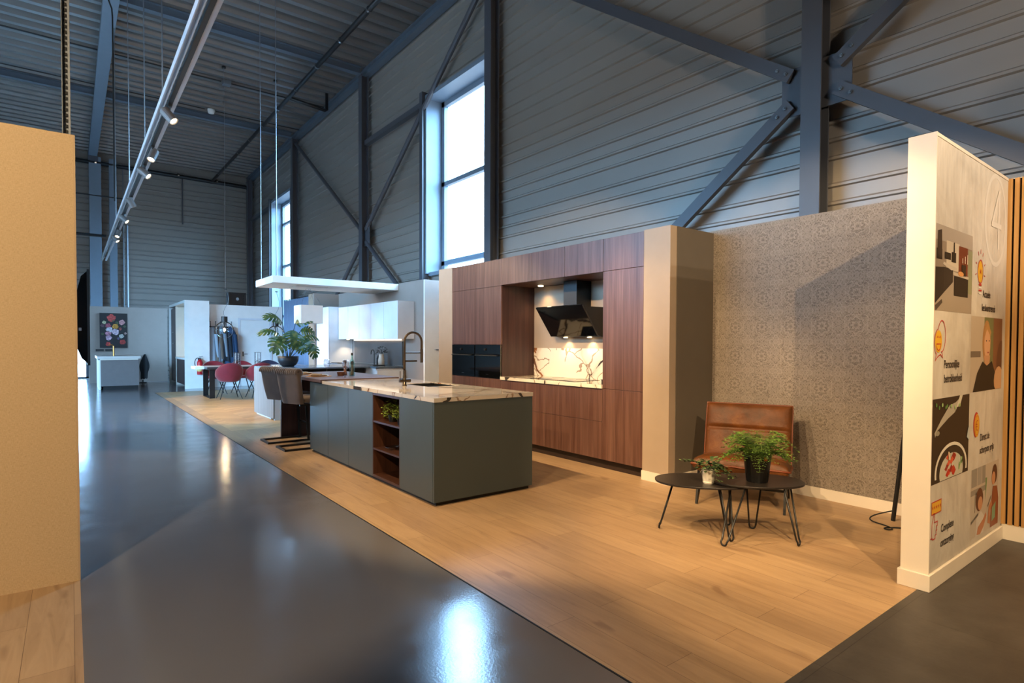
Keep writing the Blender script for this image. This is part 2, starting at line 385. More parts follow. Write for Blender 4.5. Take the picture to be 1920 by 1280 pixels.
H_ = 8.6
mb = MB()
for a0, a1, z0, z1 in ((-5, 8.75, 0, H_), (8.75, 11.07, 6.67, H_), (8.75, 11.07, 0, 2.9), (11.07, 20.75, 0, H_), (20.75, 23.1, 6.72, H_), (20.75, 23.1, 0, 1.7), (23.1, 27, 0, H_)):
    clad(mb, a0, a1, z0, z1, 6.3)
mb.box(6.32, 6.5, -5, 8.75, 0, H_).box(6.32, 6.5, 8.75, 11.07, 6.67, H_).box(6.32, 6.5, 8.75, 11.07, 0, 2.9).box(6.32, 6.5, 11.07, 20.75, 0, H_).box(6.32, 6.5, 20.75, 23.1, 6.72, H_).box(6.32, 6.5, 20.75, 23.1, 0, 1.7).box(6.32, 6.5, 23.1, 27.2, 0, H_)
S(mb, 'wall_right', m_clad, norm=False)
mb = MB(); clad(mb, .55, 6.3, 0, H_, 27, 'X'); clad(mb, -7, .55, 2.5, H_, 27, 'X'); clad(mb, -7, -2.3, 0, 2.5, 27, 'X')
mb.box(.55, 6.3, 27.02, 27.2, 0, H_).box(-7, .55, 27.02, 27.2, 2.5, H_).box(-7, -2.3, 27.02, 27.2, 0, 2.5)
S(mb, 'wall_far', m_clad, norm=False)
mb = MB(); mb.box(-7.2, -7, -5, 27.2, 5.1, H_).box(-7.2, -7, -5, 4.6, 0, 5.1).box(-7.2, -7, 14.2, 27.2, 0, 5.1).box(-7.2, -7, 4.6, 14.2, 0, .1)
S(mb, 'wall_left', m_clad)
S(MB().box(-7.2, 6.5, -5.2, -5, 0, H_), 'wall_back', m_clad)
# roof deck with ribs across the hall
mb = MB(); y = -5.2; 
while y < 27.2:
    for (d0, a), (d1, b) in zip(((0, 0), (0, .13), (.14, .17), (.14, .38)), ((0, .13), (.14, .17), (.14, .38), (0, .42))):
        mb.face([(-7.2, y+a, 8.50+d0), (6.5, y+a, 8.50+d0), (6.5, y+b, 8.50+d1), (-7.2, y+b, 8.50+d1)])
    y += .42
mb.box(-7.2, 6.5, -5.2, 27.3, 8.66, 8.75)
S(mb, 'ceiling', m_deck, norm=False)
# glazed facade on the left and glass door at the far end
mb = MB()
for k in range(5): mb.box(-7.12, -7.02, 4.6+k*2.4-.04, 4.6+k*2.4+.04, .1, 5.1)
for z in (.1, 2.5, 5.04): mb.box(-7.12, -7.02, 4.6, 14.2, z, z+.06)
g = S(mb, 'window_1', m_steel); MB().box(-7.08, -7.07, 4.6, 14.2, .1, 5.1).build('pane', m_pane, g)
mb = MB().box(-2.3, .55, 27.03, 27.13, 2.42, 2.5).box(-2.3, .55, 27.03, 27.13, 0, .07)
for x in (-2.3, -1.4, -.45, .45): mb.box(x, x+.1, 27.03, 27.13, 0, 2.5)
g = S(mb, 'door_1', m_steel); MB().box(-2.3, .5, 27.07, 27.08, .07, 2.42).build('pane', m_pane, g)
S(MB().box(-7, 6, 27.4, 45, -.12, -.02), 'ground_outside', pm('pale_paving', '9A9C9A', .8))
# right-hand windows: lining, frame, transoms, pane
def win(n, y0, y1, z0, z1, trans):
    mb = MB().box(6.12, 6.5, y0-.04, y0+.02, z0, z1).box(6.12, 6.5, y1-.02, y1+.04, z0, z1).box(6.12, 6.5, y0-.04, y1+.04, z1-.03, z1+.06).box(6.2, 6.5, y0, y1, z0-.05, z0+.03)
    g = S(mb, 'window_%d' % n, m_steel_lt)
    mb = MB().box(6.5, 6.6, y1-.14, y1, z0, z1).box(6.5, 6.6, y0, y0+.1, z0, z1).box(6.5, 6.6, y0, y1, z1-.14, z1)
    for z in trans: mb.box(6.5, 6.6, y0, y1, z-.045, z+.045).box(6.6, 6.64, y0, y1, z+.06, z+.09)
    mb.build('window_frame', m_steel_lt, g)
    MB().box(6.55, 6.56, y0, y1, z0, z1).build('pane', m_pane, g)
win(2, 8.75, 11.07, 2.9, 6.67, (4.86, 3.14))
win(3, 20.75, 23.1, 1.7, 6.72, (4.3, 2.4, 5.9))
# ---------------------------------------------------------------- steelwork
def column(x, y, z1, label, w=.2, d=.19):
    mb = MB().box(x, x+.018, y-w/2, y+w/2, 0, z1).box(x+d-.018, x+d, y-w/2, y+w/2, 0, z1).box(x+.018, x+d-.018, y-.006, y+.006, 0, z1)
    t = thing('steel_column', label, 'column', (x+d/2, y, 0), 'steel wall columns'); mb.build('shaft', m_steel, t)
    MB().box(x-.05, x+d+.05, y-w/2-.05, y+w/2+.05, 0, .02).build('base_plate', m_steel, t); return t
c1 = column(6.0, 2.855, 8.3, 'grey steel column standing behind the patterned wallpaper wall')
c2 = column(6.0, 8.59, 8.3, 'grey steel column at the right edge of the tall window')
c3 = column(6.0, 14.33, 8.3, 'grey steel column rising behind the white kitchen canopy')
c4 = column(6.0, 20.15, 8.3, 'grey steel column beside the farther small window')
c5 = column(6.0, 26.3, 8.3, 'grey steel column in the far corner beside the black downpipe')
def gusset(col_, y, z, s):
    MB().box(6.10, 6.112, min(y, y+s*.34), max(y, y+s*.34), z-.25, z+.25).build('gusset_plate', m_steel, col_)
def brace(p0, p1, label, flat=True):
    t = thing('diagonal_brace', label, 'steel brace', p0, 'diagonal wall braces'); mb = MB()
    if flat: mb.bar(p0, p1, .07, .135, (0, 0, 1))
    else: mb.tube([p0, p1], .055, 10)
    mb.build('bar', m_steel, t, smooth=False)
    a = Vector(p0); d = (Vector(p1)-a).normalized()
    if flat:
        mb = MB()
        for k in (.06, .17): q = a+d*k; mb.tube([q+Vector((-.035, 0, 0)), q+Vector((-.055, 0, 0))], .02, 6).tube([q+Vector((-.055, 0, 0)), q+Vector((-.065, 0, 0))], .01, 6)
        mb.build('bolt', m_chrome, t, kind='stuff')
    return t
for s in (1, -1): gusset(c1, 2.855+s*.01, 4.06, s)
brace((6.08, 3.09, 4.22), (6.08, 8.42, 8.08), 'long flat diagonal brace running up-left from the near column')
brace((6.08, 3.09, 3.93), (6.08, 7.9, .35), 'flat diagonal brace running down-left behind the taupe pier')
brace((6.08, 2.63, 4.2), (6.08, -2.6, 7.9), 'flat diagonal brace running up-right from the near column')
brace((6.08, 2.63, 3.95), (6.08, -2.6, .2), 'flat diagonal brace running down-right above the poster panel')
for s in (1, -1): gusset(c3, 14.33+s*.01, 4.15, s)
brace((6.1, 14.48, 4.33), (6.1, 20.0, 8.1), 'round diagonal brace going up-left between the two far columns', False)
brace((6.1, 14.48, 4.0), (6.1, 20.0, .2), 'round diagonal brace descending left behind the canopy', False)
brace((6.1, 14.18, 4.33), (6.1, 8.75, 8.1), 'round diagonal brace rising right past the tall window head', False)
brace((6.1, 14.18, 4.0), (6.1, 8.75, .2), 'round diagonal brace descending right behind the white kitchen', False)
tag(MB().box(6.08, 6.2, 11.12, 14.24, 6.5, 6.62).build('wall_girt', m_steel), 'horizontal steel girt between the tall window and the column', 'steel girt', 'wall girts')
tag(MB().box(6.08, 6.2, 23.2, 26.2, 6.5, 6.62).build('wall_girt', m_steel), 'short steel girt in the far right corner', 'steel girt', 'wall girts')
tag(MB().box(6.05, 6.2, 11.11, 11.23, 0, 6.8).build('window_post', m_steel), 'steel post along the left edge of the tall window', 'steel post', 'window posts')
tag(MB().box(6.05, 6.2, 23.14, 23.26, 0, 6.85).build('window_post', m_steel), 'steel post along the left edge of the small far window', 'steel post', 'window posts')
def beam(a, b, w, h, label, name='roof_beam'):
    """I-beam from a to b (top centre), axis aligned"""
    mb = MB(); x0, y0, z = a; x1, y1, _ = b
    if abs(x1-x0) > abs(y1-y0):
        mb.box(x0, x1, y0-w/2, y0+w/2, z-.015, z).box(x0, x1, y0-w/2, y0+w/2, z-h, z-h+.015).box(x0, x1, y0-.006, y0+.006, z-h+.015, z-.015)
    else:
        mb.box(x0-w/2, x0+w/2, y0, y1, z-.015, z).box(x0-w/2, x0+w/2, y0, y1, z-h, z-h+.015).box(x0-.006, x0+.006, y0, y1, z-h+.015, z-.015)
    return tag(mb.build(name, m_steel_mid), label, 'steel beam', 'roof beams')
for y, s in ((2.855, 'above the front of the hall'), (8.59, 'above the walnut kitchen'), (14.33, 'above the white kitchen'), (20.15, 'meeting the column by the far window')):
    beam((-7, y, 8.49), (6.0, y, 8.49), .16, .18, 'cross roof beam '+s)
beam((6.18, -5, 8.49), (6.18, 27, 8.49), .16, .2, 'eaves beam along the top of the right wall')
t = thing('box_beam', 'pale blue-grey box beam running along the ceiling on the left', 'steel beam', (.72, 12, 8.28)); MB().box(.59, .86, -5, 26.9, 8.28, 8.44).build('beam_body', m_steel_lt, t, bevel=.005); MB().box(.57, .88, 26.5, 26.52, 8.1, 8.46).build('end_plate', m_steel, t)
# posts in front of the far wall
for x0, x1, lab in ((.60, .97, 'wide pale steel post below the box beam on the far wall'), (1.21, 1.45, 'narrower pale steel post on the far wall right of the wide one')):
    tag(MB().box(x0, x1, 26.55, 26.75, 0, 8.28).build('wall_post', m_steel_lt, bevel=.006), lab, 'steel post', 'far wall posts')
tag(MB().tube([(1.78, 26.8, 0), (1.78, 26.8, 5.9)], .04, 8).tube([(1.66, 26.8, 0), (1.66, 26.8, 8)], .02, 6).build('conduit', m_galv), 'pair of thin conduits climbing the far wall', 'pipe')
tag(MB().box(3.66, 3.70, 26.9, 26.98, 6.2, 8.2).build('vertical_bracket', m_steel), 'dark vertical strip high in the middle of the far wall', 'bracket')
# ---------------------------------------------------------------- pipes
def pipe(pts, rad, label, clips=(), name='roof_pipe'):
    t = thing(name, label, 'pipe', pts[0]); MB().tube(pts, rad, 12).build('pipe', m_blk_pipe, t, smooth=True)
    for c in clips: MB().lathe([(rad+.006, -.03), (rad+.006, .03)], seg=14).xf(Matrix.Translation(c[0]) @ Vector(c[1]).to_track_quat('Z', 'Y').to_matrix().to_4x4()).build('clip', m_chrome, t)
    return t
m_blk_pipe = pm('black_pipe', '15181B', .4)
pipe([(4.83, 5, 8.05), (4.78, 16, 8.05), (4.72, 26.6, 8.05)], .055, 'black drain pipe hung lengthwise below the ceiling with pale clips', [((4.83-(y-5)*.005, y, 8.05), (0, 1, 0)) for y in (9.5, 11, 12.5, 14, 15.6, 17.2, 18.8, 20.4, 22, 23.6, 25.2)])
pipe([(-6, 26.62, 8.12), (6.0, 26.62, 8.02), (6.1, 26.62, 7.98), (6.12, 26.62, 7.85), (6.12, 26.62, 0)], .08, 'black rainwater pipe across the far wall and down its corner', [((x, 26.62, 8.07), (1, 0, 0)) for x in (.8, 2.2, 3.5, 4.9)]+[((6.12, 26.62, z), (0, 0, 1)) for z in (3.5, 5, 6.5, 7.4)])
pipe([(4.8, 16.2, 8.02), (5.75, 16.2, 7.92), (5.8, 16.2, 7.95), (5.8, 16.2, 8.4)], .045, 'short black branch pipe with an elbow near the eaves', name='branch_pipe')
pipe([(-7, 16.9, 3.92), (.70, 16.9, 3.92)], .035, 'grey horizontal tube ending at the light track', name='tie_tube')
pipe([(-7, 16.9, 4.86), (1.1, 16.9, 4.86)], .014, 'thin horizontal tube above the thicker one at the track end', name='thin_tube')
def rod(x, y, z0, z1, label, rr=.008, mat=None, name='hanger_rod', group='hanger rods'):
    return tag(MB().tube([(x, y, z0), (x, y, z1)], rr, 6).build(name, mat or m_galv), label, 'rod', group)
for y in (7.4, 9.3, 11.9, 15.5): rod(.83, y, 4.03, 8.5, 'threaded rod hanging the light track, %s' % {7.4: 'nearest of the four', 9.3: 'second nearest', 11.9: 'third nearest', 15.5: 'farthest'}[y])
t = thing('cable_drop', 'dark cable drop with a hooked top left of the light track', 'cable', (.70, 13.5, 4.1)); MB().tube([(.70, 13.5, 4.1), (.70, 13.5, 7.6), (.69, 13.5, 7.75), (.64, 13.5, 7.9), (.64, 13.5, 8.28)], .014, 6).build('cable', m_rubber, t)
# perforated cable ladder hanging behind the tan partition
t = thing('perforated_strut', 'galvanised perforated strut hanging above the tan partition', 'metal strut', (-.01, 4.28, 2.6)); mb = MB().box(-.024, .012, 4.295, 4.30, 2.6, 8.4).box(-.026, -.022, 4.27, 4.30, 2.6, 8.4).box(.010, .014, 4.27, 4.30, 2.6, 8.4)
mb.build('channel', m_galv, t); mb = MB(); z = 2.62
while z < 4.0: mb.box(-.013, .001, 4.290, 4.2955, z, z+.018); z += .032
mb.build('slots', m_black, t, kind='stuff')
# ================================================================ LIGHT TRACK + SPOTS
t = thing('track_rail', 'long silver lighting track suspended down the hall', 'light track', (.86, 10, 3.96))
MB().box(.79, .80, 0, 22.5, 3.96, 4.03).box(.83, .84, 0, 22.5, 3.96, 4.03).box(.80, .83, 0, 22.5, 4.0, 4.01).build('carrier_channel', m_alu, t)
MB().box(.86, .90, 0, 16.9, 3.96, 4.0).build('track', m_black, t); MB().box(.90, .945, 0, 22.5, 3.975, 4.01).build('cover_strip', m_alu, t)
mb = MB()
for k in range(12): mb.box(.79, .945, 1+k*1.9, 1.03+k*1.9, 4.01, 4.02)
mb.build('cross_bracket', m_galv, t, kind='stuff')
def spotlamp(y, target, w, label, ang=60, x=.88, blend=.3):
    t = thing('track_spotlight', label, 'spotlight', (x, y, 3.96), 'spotlights on the hall track')
    c = Vector((x, y, 3.84)); d = (Vector(target)-c).normalized(); q = d.to_track_quat('-Z', 'Y').to_matrix().to_4x4()
    MB().tube([(x, y, 3.96), (x, y, 3.85)], .01, 8).box(x-.02, x+.02, y-.05, y+.05, 3.95, 3.965).build('arm', m_black, t)
    X = Matrix.Translation(c) @ q
    MB().lathe([(0, .10), (.045, .10), (.052, .09), (.052, -.07), (.044, -.07), (.040, -.052), (0, -.052)], seg=20).xf(X).build('lamp_body', m_lampbody, t, smooth=False)
    MB().lathe([(.039, -.060), (0, -.060)], seg=18).xf(X).build('lit_lens', m_glow, t)
    p = c+d*.075; spot(*p, *target, w, ang, blend, rad=.016)
SP = [(7.27, (3.4, 5.2, .2), 'nearest spotlight hanging from the silver track'), (8.93, (-.6, 7.2, 0), 'second spotlight from the near end of the track'),
      (9.92, (4.4, 7.6, .4), 'third spotlight from the near end, pointing right'), (12.2, (2.9, 12.6, 0), 'fourth spotlight along the silver track'),
      (13.9, (3.6, 12.2, .9), 'fifth spotlight along the silver track'), (15.9, (-.2, 14.2, 0), 'sixth spotlight, next to the end pair'), (16.7, (3.4, 15.0, .2), 'last spotlight at the far end of the track')]
for y, tg, lab in SP: spotlamp(y, tg, {12.2: 520, 16.7: 420, 13.9: 300, 9.92: 560}.get(y, 180) if y > 9.5 else 300, lab)
for y, tg, w, lab, a in ((4.3, (4.9, 6.2, 1.2), 600, 'track spotlight aimed at the walnut kitchen', 62), (3.75, (3.9, 4.3, .0), 540, 'track spotlight aimed at the island corner', 66),
     (2.7, (5.4, 2.7, 1.3), 520, 'track spotlight aimed at the patterned wallpaper', 52), (1.5, (4.5, 1.7, 0), 400, 'track spotlight aimed at the coffee tables', 50),
     (.2, (2.9, 1.1, 0), 380, 'added unseen track spotlight brightening the oak floor', 58)):  # this floor lamp is added to brighten the oak in front
    spotlamp(y, tg, w, lab, a)
def ceilspot(x, y, z, tg, w, lab, ang=70, col=WARM):
    t = thing('pendant_spotlight', lab, 'spotlight', (x, y, z), 'spotlights behind the viewpoint')
    d = (Vector(tg)-Vector((x, y, z))).normalized(); X = Matrix.Translation((x, y, z)) @ d.to_track_quat('-Z', 'Y').to_matrix().to_4x4()
    MB().lathe([(0, .10), (.052, .10), (.052, -.07), (.044, -.07), (.040, -.052), (0, -.052)], seg=20).xf(X).build('lamp_body', m_lampbody, t)
    MB().lathe([(.039, -.060), (0, -.060)], seg=18).xf(X).build('lit_lens', m_glow, t)
    MB().tube([(x, y, z+.05), (x, y, 8.5)], .006, 6).build('rod', m_black, t)
    p = Vector((x, y, z))+d*.075; spot(*p, *tg, w, ang, .3, col, rad=.02)
ceilspot(.85, -1.45, 3.9, (4.9, 1.9, 1.1), 950, 'spotlight behind the camera aimed at the poster panel', 48)
ceilspot(-2.2, .6, 3.9, (-.6, 4.2, 1.7), 900, 'spotlight behind the camera aimed at the tan partition', 74, (1, .76, .48))
ceilspot(4.2, -.9, 3.9, (4.3, .3, 0), 260, 'spotlight behind the camera over the slate floor', 62)
ceilspot(3.4, -2.4, 3.4, (6.2, 2.6, 5.0), 330, 'added unseen spotlight behind the camera warming the ribbed cladding', 84, (1, .80, .58))  # added lamp, warms the upper cladding; no fixture known here
ceilspot(2.6, -3.4, 3.4, (6.2, 7.0, 5.9), 420, 'second added unseen spotlight warming the cladding further down', 70, (1, .84, .66))  # second added lamp, warms the cladding farther along
# ================================================================ PARTITIONS
t = thing('partition_wall', 'tan woven-fabric partition filling the left edge of the picture', 'partition', (-2, 4.27, 0))
MB().box(-4.5, .022, 4.2, 4.24, 0, 2.59).build('fabric_face', m_weave, t); MB().box(-4.5, .03, 4.24, 4.34, 0, 2.59).build('core', m_panel, t, bevel=.003); MB().box(.022, .032, 4.2, 4.24, 0, 2.59).build('edge_trim', pm('tan_edge', 'BFA380', .6), t)
S(MB().box(-7, -1.2, 4.36, 4.5, 0, 5.2), 'light_blocker_wall', m_white)  # unseen wall added to keep facade daylight off the front of the hall
S(MB().box(-.17, -.05, 4.35, 10.9, 0, 2.59), 'wall_passage', m_white)
t = thing('display_screen', 'large black wall-hung display seen edge-on beside the tan partition', 'screen', (.1, 10.2, 1.07), None)
MB().prism([(.185, 9.9, 1.07), (.215, 9.9, 1.07), (.215, 9.9, 2.40), (.185, 9.9, 2.40)], (0, .75, 0)).build('bezel', m_black, t)
MB().prism([(.185, 9.9, 1.1), (.12, 9.9, 1.17), (.075, 9.9, 1.3), (.075, 9.9, 2.1), (.12, 9.9, 2.3), (.185, 9.9, 2.37)], (0, .75, 0)).build('rear_housing', m_blackgloss, t)
MB().box(-.05, .08, 10.2, 10.35, 1.5, 1.9).build('wall_bracket', m_black, t); MB().box(.09, .12, 9.88, 9.9, 1.55, 1.59).build('latch', m_chrome, t)
# poster panel
t = thing('poster_partition', 'cream white partition panel carrying a printed kitchen poster', 'partition', (4.6, 1.2, 0))
MB().box(3.85, 5.33, 1.14, 1.262, .09, 2.59).build('panel', m_panel, t, bevel=.002)
MB().box(3.83, 5.33, 1.12, 1.282, 0, .095).build('plinth', m_panel, t, bevel=.003)
MB().box(3.85, 5.33, 1.132, 1.14, 2.57, 2.59).box(3.845, 3.855, 1.130, 1.27, .095, 2.59).build('edge_strip', m_panel, t)
t = thing('slat_wall', 'oak slat acoustic wall at the right edge of the picture', 'wall panel', (5.36, 0, 0))
MB().box(5.352, 5.36, -4.9, 1.14, .11, 2.585).build('felt_backing', m_felt, t)
y = 1.135; n = 0
while y-.025 > -1.2:
    MB().box(5.332, 5.352, y-.025, y, .11, 2.585).build('slat', m_slat, t); y -= .038
mb = MB()
while y-.025 > -4.9: mb.box(5.332, 5.352, y-.025, y, .11, 2.585); y -= .038
mb.build('slats_beyond', m_slat, t, kind='stuff')
S(MB().box(5.36, 5.5, -5, 1.27, 0, 2.59), 'wall_display', m_panel)
S(MB().box(5.335, 5.36, -5, 1.13, 0, .11), 'baseboard_display', m_panel)
# wallpapered back wall and return
S(MB().box(5.40, 5.52, 1.27, 3.66, 0, 2.59), 'wall_wallpaper', m_damask)
S(MB().box(4.78, 5.40, 3.553, 3.66, 0, 2.565), 'wall_return', m_textile_grey)
S(MB().box(5.385, 5.40, 1.27, 3.553, 0, .095), 'baseboard_wallpaper', m_panel)
S(MB().box(4.68, 4.78, 3.56, 3.887, .0, 2.565).box(4.78, 5.4, 3.66, 3.885, 0, 2.565), 'wall_pier', m_beige)
S(MB().box(4.665, 4.68, 3.55, 3.887, 0, .095).box(4.665, 5.385, 3.541, 3.553, 0, .095), 'baseboard_pier', m_panel)
S(MB().box(4.68, 5.4, 7.63, 8.034, 0, 2.565), 'wall_end', m_beige)
S(MB().box(5.30, 5.42, 3.885, 7.63, 0, 2.5), 'wall_kitchen', m_beige)
# ================================================================ WALNUT KITCHEN
def front(par, y0, y1, z0, z1, name='door', mat=None, x=4.68):
    g_ = .002; return MB().box(x, x+.02, y0+g_, y1-g_, z0+g_, z1-g_).build(name, mat or m_walnut, par, bevel=.0012)
KG = 'walnut kitchen cabinets'
def unit(label, y0, y1, z0, z1, fronts, name='cabinet_unit', fy=None):
    t = thing(name, label, 'cabinet', (4.98, (y0+y1)/2, z0), KG); MB().box(4.701, 5.29, y0+.001, y1-.001, z0+.001, z1-.001).build('body', m_walnut_d if name != 'bridging_cabinet' else m_walnut, t)
    for nm, za, zb in fronts: front(t, y0, y1, za, zb, nm)
    return t
YS = (3.887, 4.457, 5.085, 5.712, 6.353, 6.990, 7.626)
unit('tall walnut cabinet at the right end of the kitchen wall', YS[0], YS[1], .11, 2.555, (('door', 2.195, 2.555), ('door', .90, 2.195), ('door', .11, .90)), 'tall_cabinet')
for a, b, s in ((1, 2, 'rightmost walnut bridging cabinet above the hood'), (2, 3, 'middle walnut bridging cabinet above the hob'), (3, 4, 'leftmost walnut bridging cabinet above the hob recess')):
    unit(s, YS[a], YS[b], 2.19, 2.555, (('door', 2.192, 2.555),), 'bridging_cabinet')
for a, b, s in ((4, 5, 'right'), (5, 6, 'left')):
    t = unit('tall walnut oven cabinet, %s of the pair' % s, YS[a], YS[b], .11, 2.555, (('door', 2.185, 2.555), ('door', 1.378, 2.185), ('door', .11, .905)), 'oven_cabinet')
    o = thing('built_in_oven', 'black built-in oven in the %s walnut oven cabinet' % s, 'oven', (4.68, (YS[a]+YS[b])/2, .91), 'black built-in ovens')
    y0, y1 = YS[a]+.012, YS[b]-.012
    MB().box(4.672, 4.70, y0, y1, .912, 1.24).build('oven_door', m_blackgloss, o, bevel=.002); MB().box(4.672, 4.70, y0, y1, 1.245, 1.372).build('control_panel', m_blackgloss, o, bevel=.002)
    MB().tube([(4.64, y0+.04, 1.225), (4.64, y1-.04, 1.225)], .008, 8).box(4.64, 4.672, y0+.06, y0+.075, 1.218, 1.232).box(4.64, 4.672, y1-.075, y1-.06, 1.218, 1.232).build('handle', m_black, o)
    MB().tube([(4.672, (y0+y1)/2+.05, 1.31), (4.655, (y0+y1)/2+.05, 1.31)], .018, 14).build('knob', m_black, o); MB().box(4.6705, 4.672, (y0+y1)/2-.03, (y0+y1)/2+.03, .955, .962).build('badge', m_chrome, o)
for y0, y1, s in ((YS[1], 5.415, 'right'), (5.415, YS[4], 'left')):
    t = unit('walnut base unit below the hob, %s one' % s, y0, y1, .11, .898, (), 'base_cabinet')
    front(t, y0, y1, .11, .53, 'drawer'); front(t, y0, y1, .53, .898, 'drawer')
tag(MB().box(4.75, 4.77, 3.887, 7.63, 0, .11).build('plinth_board', pm('dark_brown_plinth', '24140E', .5)), 'dark recessed plinth below the walnut kitchen', 'plinth')
tag(MB().box(4.66, 5.29, 4.459, 6.351, .90, .942).build('worktop', m_marble2, bevel=.002), 'cream veined marble worktop set in the walnut recess', 'worktop')
tag(MB().box(5.262, 5.285, 4.459, 6.351, .943, 1.335).build('backsplash', m_marble2), 'veined marble backsplash behind the hob', 'backsplash')
S(MB().box(5.265, 5.29, 4.459, 6.351, 1.335, 2.19), 'wall_recess', m_beige)
t = thing('induction_hob', 'black induction hob set in the walnut kitchen worktop', 'hob', (5.0, 5.4, .942)); MB().box(4.78, 5.2, 5.0, 5.85, .9425, .947).build('glass_plate', m_blackgloss, t)
mb = MB()
for x, y in ((4.88, 5.2), (5.1, 5.2), (4.88, 5.65), (5.1, 5.65)): mb.tube(arc((x, y, .9475), .085, 0, 2*PI, 20, (1, 0, 0), (0, 1, 0)), .0008, 4)
mb.build('ring_marking', m_galv, t, kind='stuff')
tag(MB().box(4.70, 4.74, 4.46, 4.49, .943, 1.0).tube([(4.72, 4.475, .98), (4.72, 4.52, .995)], .004, 6).build('socket_block', m_black), 'small black socket block at the right end of the walnut worktop', 'socket')
# hood
t = thing('cooker_hood', 'angled black glass cooker hood with chimney in the walnut recess', 'cooker hood', (5.1, 5.4, 1.48))
MB().prism([(4.845, 4.96, 1.862), (4.865, 4.96, 1.872), (5.135, 4.96, 1.50), (5.115, 4.96, 1.49)], (0, .86, 0)).build('glass_front', m_blackgloss, t, bevel=.002)
MB().prism([(4.90, 4.975, 1.85), (5.26, 4.975, 1.85), (5.26, 4.975, 1.48), (5.15, 4.975, 1.495)], (0, .83, 0)).build('body', m_black, t)
MB().box(5.01, 5.262, 5.22, 5.46, 1.85, 2.19).build('chimney', m_black, t, bevel=.002)
for y in (5.18, 5.62):
    MB().lathe([(0, 0), (.028, 0), (.028, .006), (0, .006)], (5.2, y, 1.474), 14).build('hood_light', m_glow, t)
    spot(5.2, y, 1.468, 5.24, y, .9, 9, 110, .6, (1, .70, .38), .02)
t = thing('recessed_downlight', 'small lit downlight under the walnut bridging cabinet', 'downlight', (5.13, 6.05, 2.18)); MB().lathe([(0, .0), (.033, 0), (.04, .004), (.04, .009), (0, .009)], (5.13, 6.05, 2.18), 18).build('lens', m_glow, t)
MB().tube(bez([(5.13, 6.02, 2.186), (5.16, 5.9, 2.17), (5.2, 5.7, 2.18), (5.2, 5.5, 2.188)], 8), .003, 5).build('cable', m_rubber, t)
spot(5.13, 6.05, 2.172, 5.18, 6.07, 0, 16, 115, .7, (1, .66, .30), .03)
# ================================================================ ISLAND
t = thing('kitchen_island', 'dark grey-green kitchen island with black plinth', 'kitchen island', (2.98, 5.9, 0))
MB().box(2.48, 3.50, 4.30, 7.46, 0, .035).build('plinth', m_dark, t)
x0, x1 = 2.44, 3.519
MB().box(x0, x1, 4.2665, 4.286, .035, .893).build('end_panel', m_green, t, bevel=.001)
MB().box(x0+.02, x1-.02, 7.44, 7.46, .035, .893).box(x1-.02, x1, 4.288, 7.46, .035, .893).build('rear_panel', m_green, t)
for a, b in ((4.288, 4.915), (5.521, 6.172), (6.172, 6.808), (6.808, 7.46)): MB().box(x0, x0+.02, a+.003, b-.003, .035, .893).build('door', m_green, t, bevel=.001)
MB().box(x0+.022, x1-.022, 4.288, 4.905, .036, .892).box(x0+.022, x1-.022, 5.535, 7.44, .036, .892).box(3.05, x1-.022, 4.905, 5.535, .036, .892).build('carcass', m_gap, t)
mb = MB().box(x0+.001, 2.78, 4.906, 4.924, .036, .892).box(x0+.001, 2.78, 5.510, 5.528, .036, .892).box(x0+.001, 2.78, 4.924, 5.510, .868, .892).box(x0+.001, 2.78, 4.924, 5.51, .036, .06)
MB().box(2.781, 2.79, 4.906, 5.528, .036, .892).build('niche_back', m_gap, t)
mb.build('open_shelf_niche', m_shelfw, t); 
for z in (.322, .60): MB().box(x0+.003, 2.78, 4.924, 5.51, z-.009, z+.009).build('shelf', m_shelfw, t)
# worktop with sink cutout
t = thing('marble_worktop', 'brown-veined marble worktop on the dark island', 'worktop', (2.98, 5.6, .893))
sx0, sx1, sy0, sy1 = 3.03, 3.43, 5.42, 6.0
MB().box(x0-.004, sx0, 4.262, 7.0, .894, .93).box(sx1, x1+.004, 4.262, 7.0, .894, .93).box(sx0, sx1, 4.262, sy0, .894, .93).box(sx0, sx1, sy1, 7.0, .894, .93).build('slab', m_marble, t)
t = thing('undermount_sink', 'black undermounted sink in the marble island worktop', 'sink', (3.23, 5.7, .72)); MB().box(sx0-.0, sx1+.0, sy0, sy1, .893+.03-.2, .893+.034-.2).box(sx0, sx0+.004, sy0, sy1, .727, .922).box(sx1-.004, sx1, sy0, sy1, .727, .922).box(sx0, sx1, sy0, sy0+.004, .727, .922).box(sx0, sx1, sy1-.004, sy1, .727, .922).build('basin', m_black, t); MB().lathe([(0, .002), (.04, .002), (.045, 0)], (3.23, 5.7, .728), 18).build('drain', m_chrome, t)
# tap
fx, fy = 2.90, 5.72
t = thing('kitchen_tap', 'aged brass arched kitchen tap on the marble island', 'tap', (fx, fy, .93))
MB().lathe([(.026, 0), (.026, .008), (.019, .012), (.019, .1), (.016, .12), (.016, .17)], (fx, fy, .93), 18).build('base', m_brass, t, smooth=True)
pts = [(fx, fy, 1.08), (fx, fy, 1.38)]+[p for p in arc((fx+.105, fy, 1.41), .105, PI, 0, 16)][0:]+[(fx+.21, fy, 1.30)]
MB().tube(pts, .0125, 12).build('spout', m_brass, t, smooth=True); MB().tube([(fx+.21, fy, 1.33), (fx+.21, fy, 1.18)], .016, 12).build('spray_head', m_brass, t)
MB().tube([(fx, fy, 1.29), (fx+.21, fy, 1.29)], .008, 8).build('holder_arm', m_brass, t); MB().tube([(fx, fy, 1.20), (fx+.15, fy, 1.20)], .010, 10).build('filter_spout', m_brass, t)
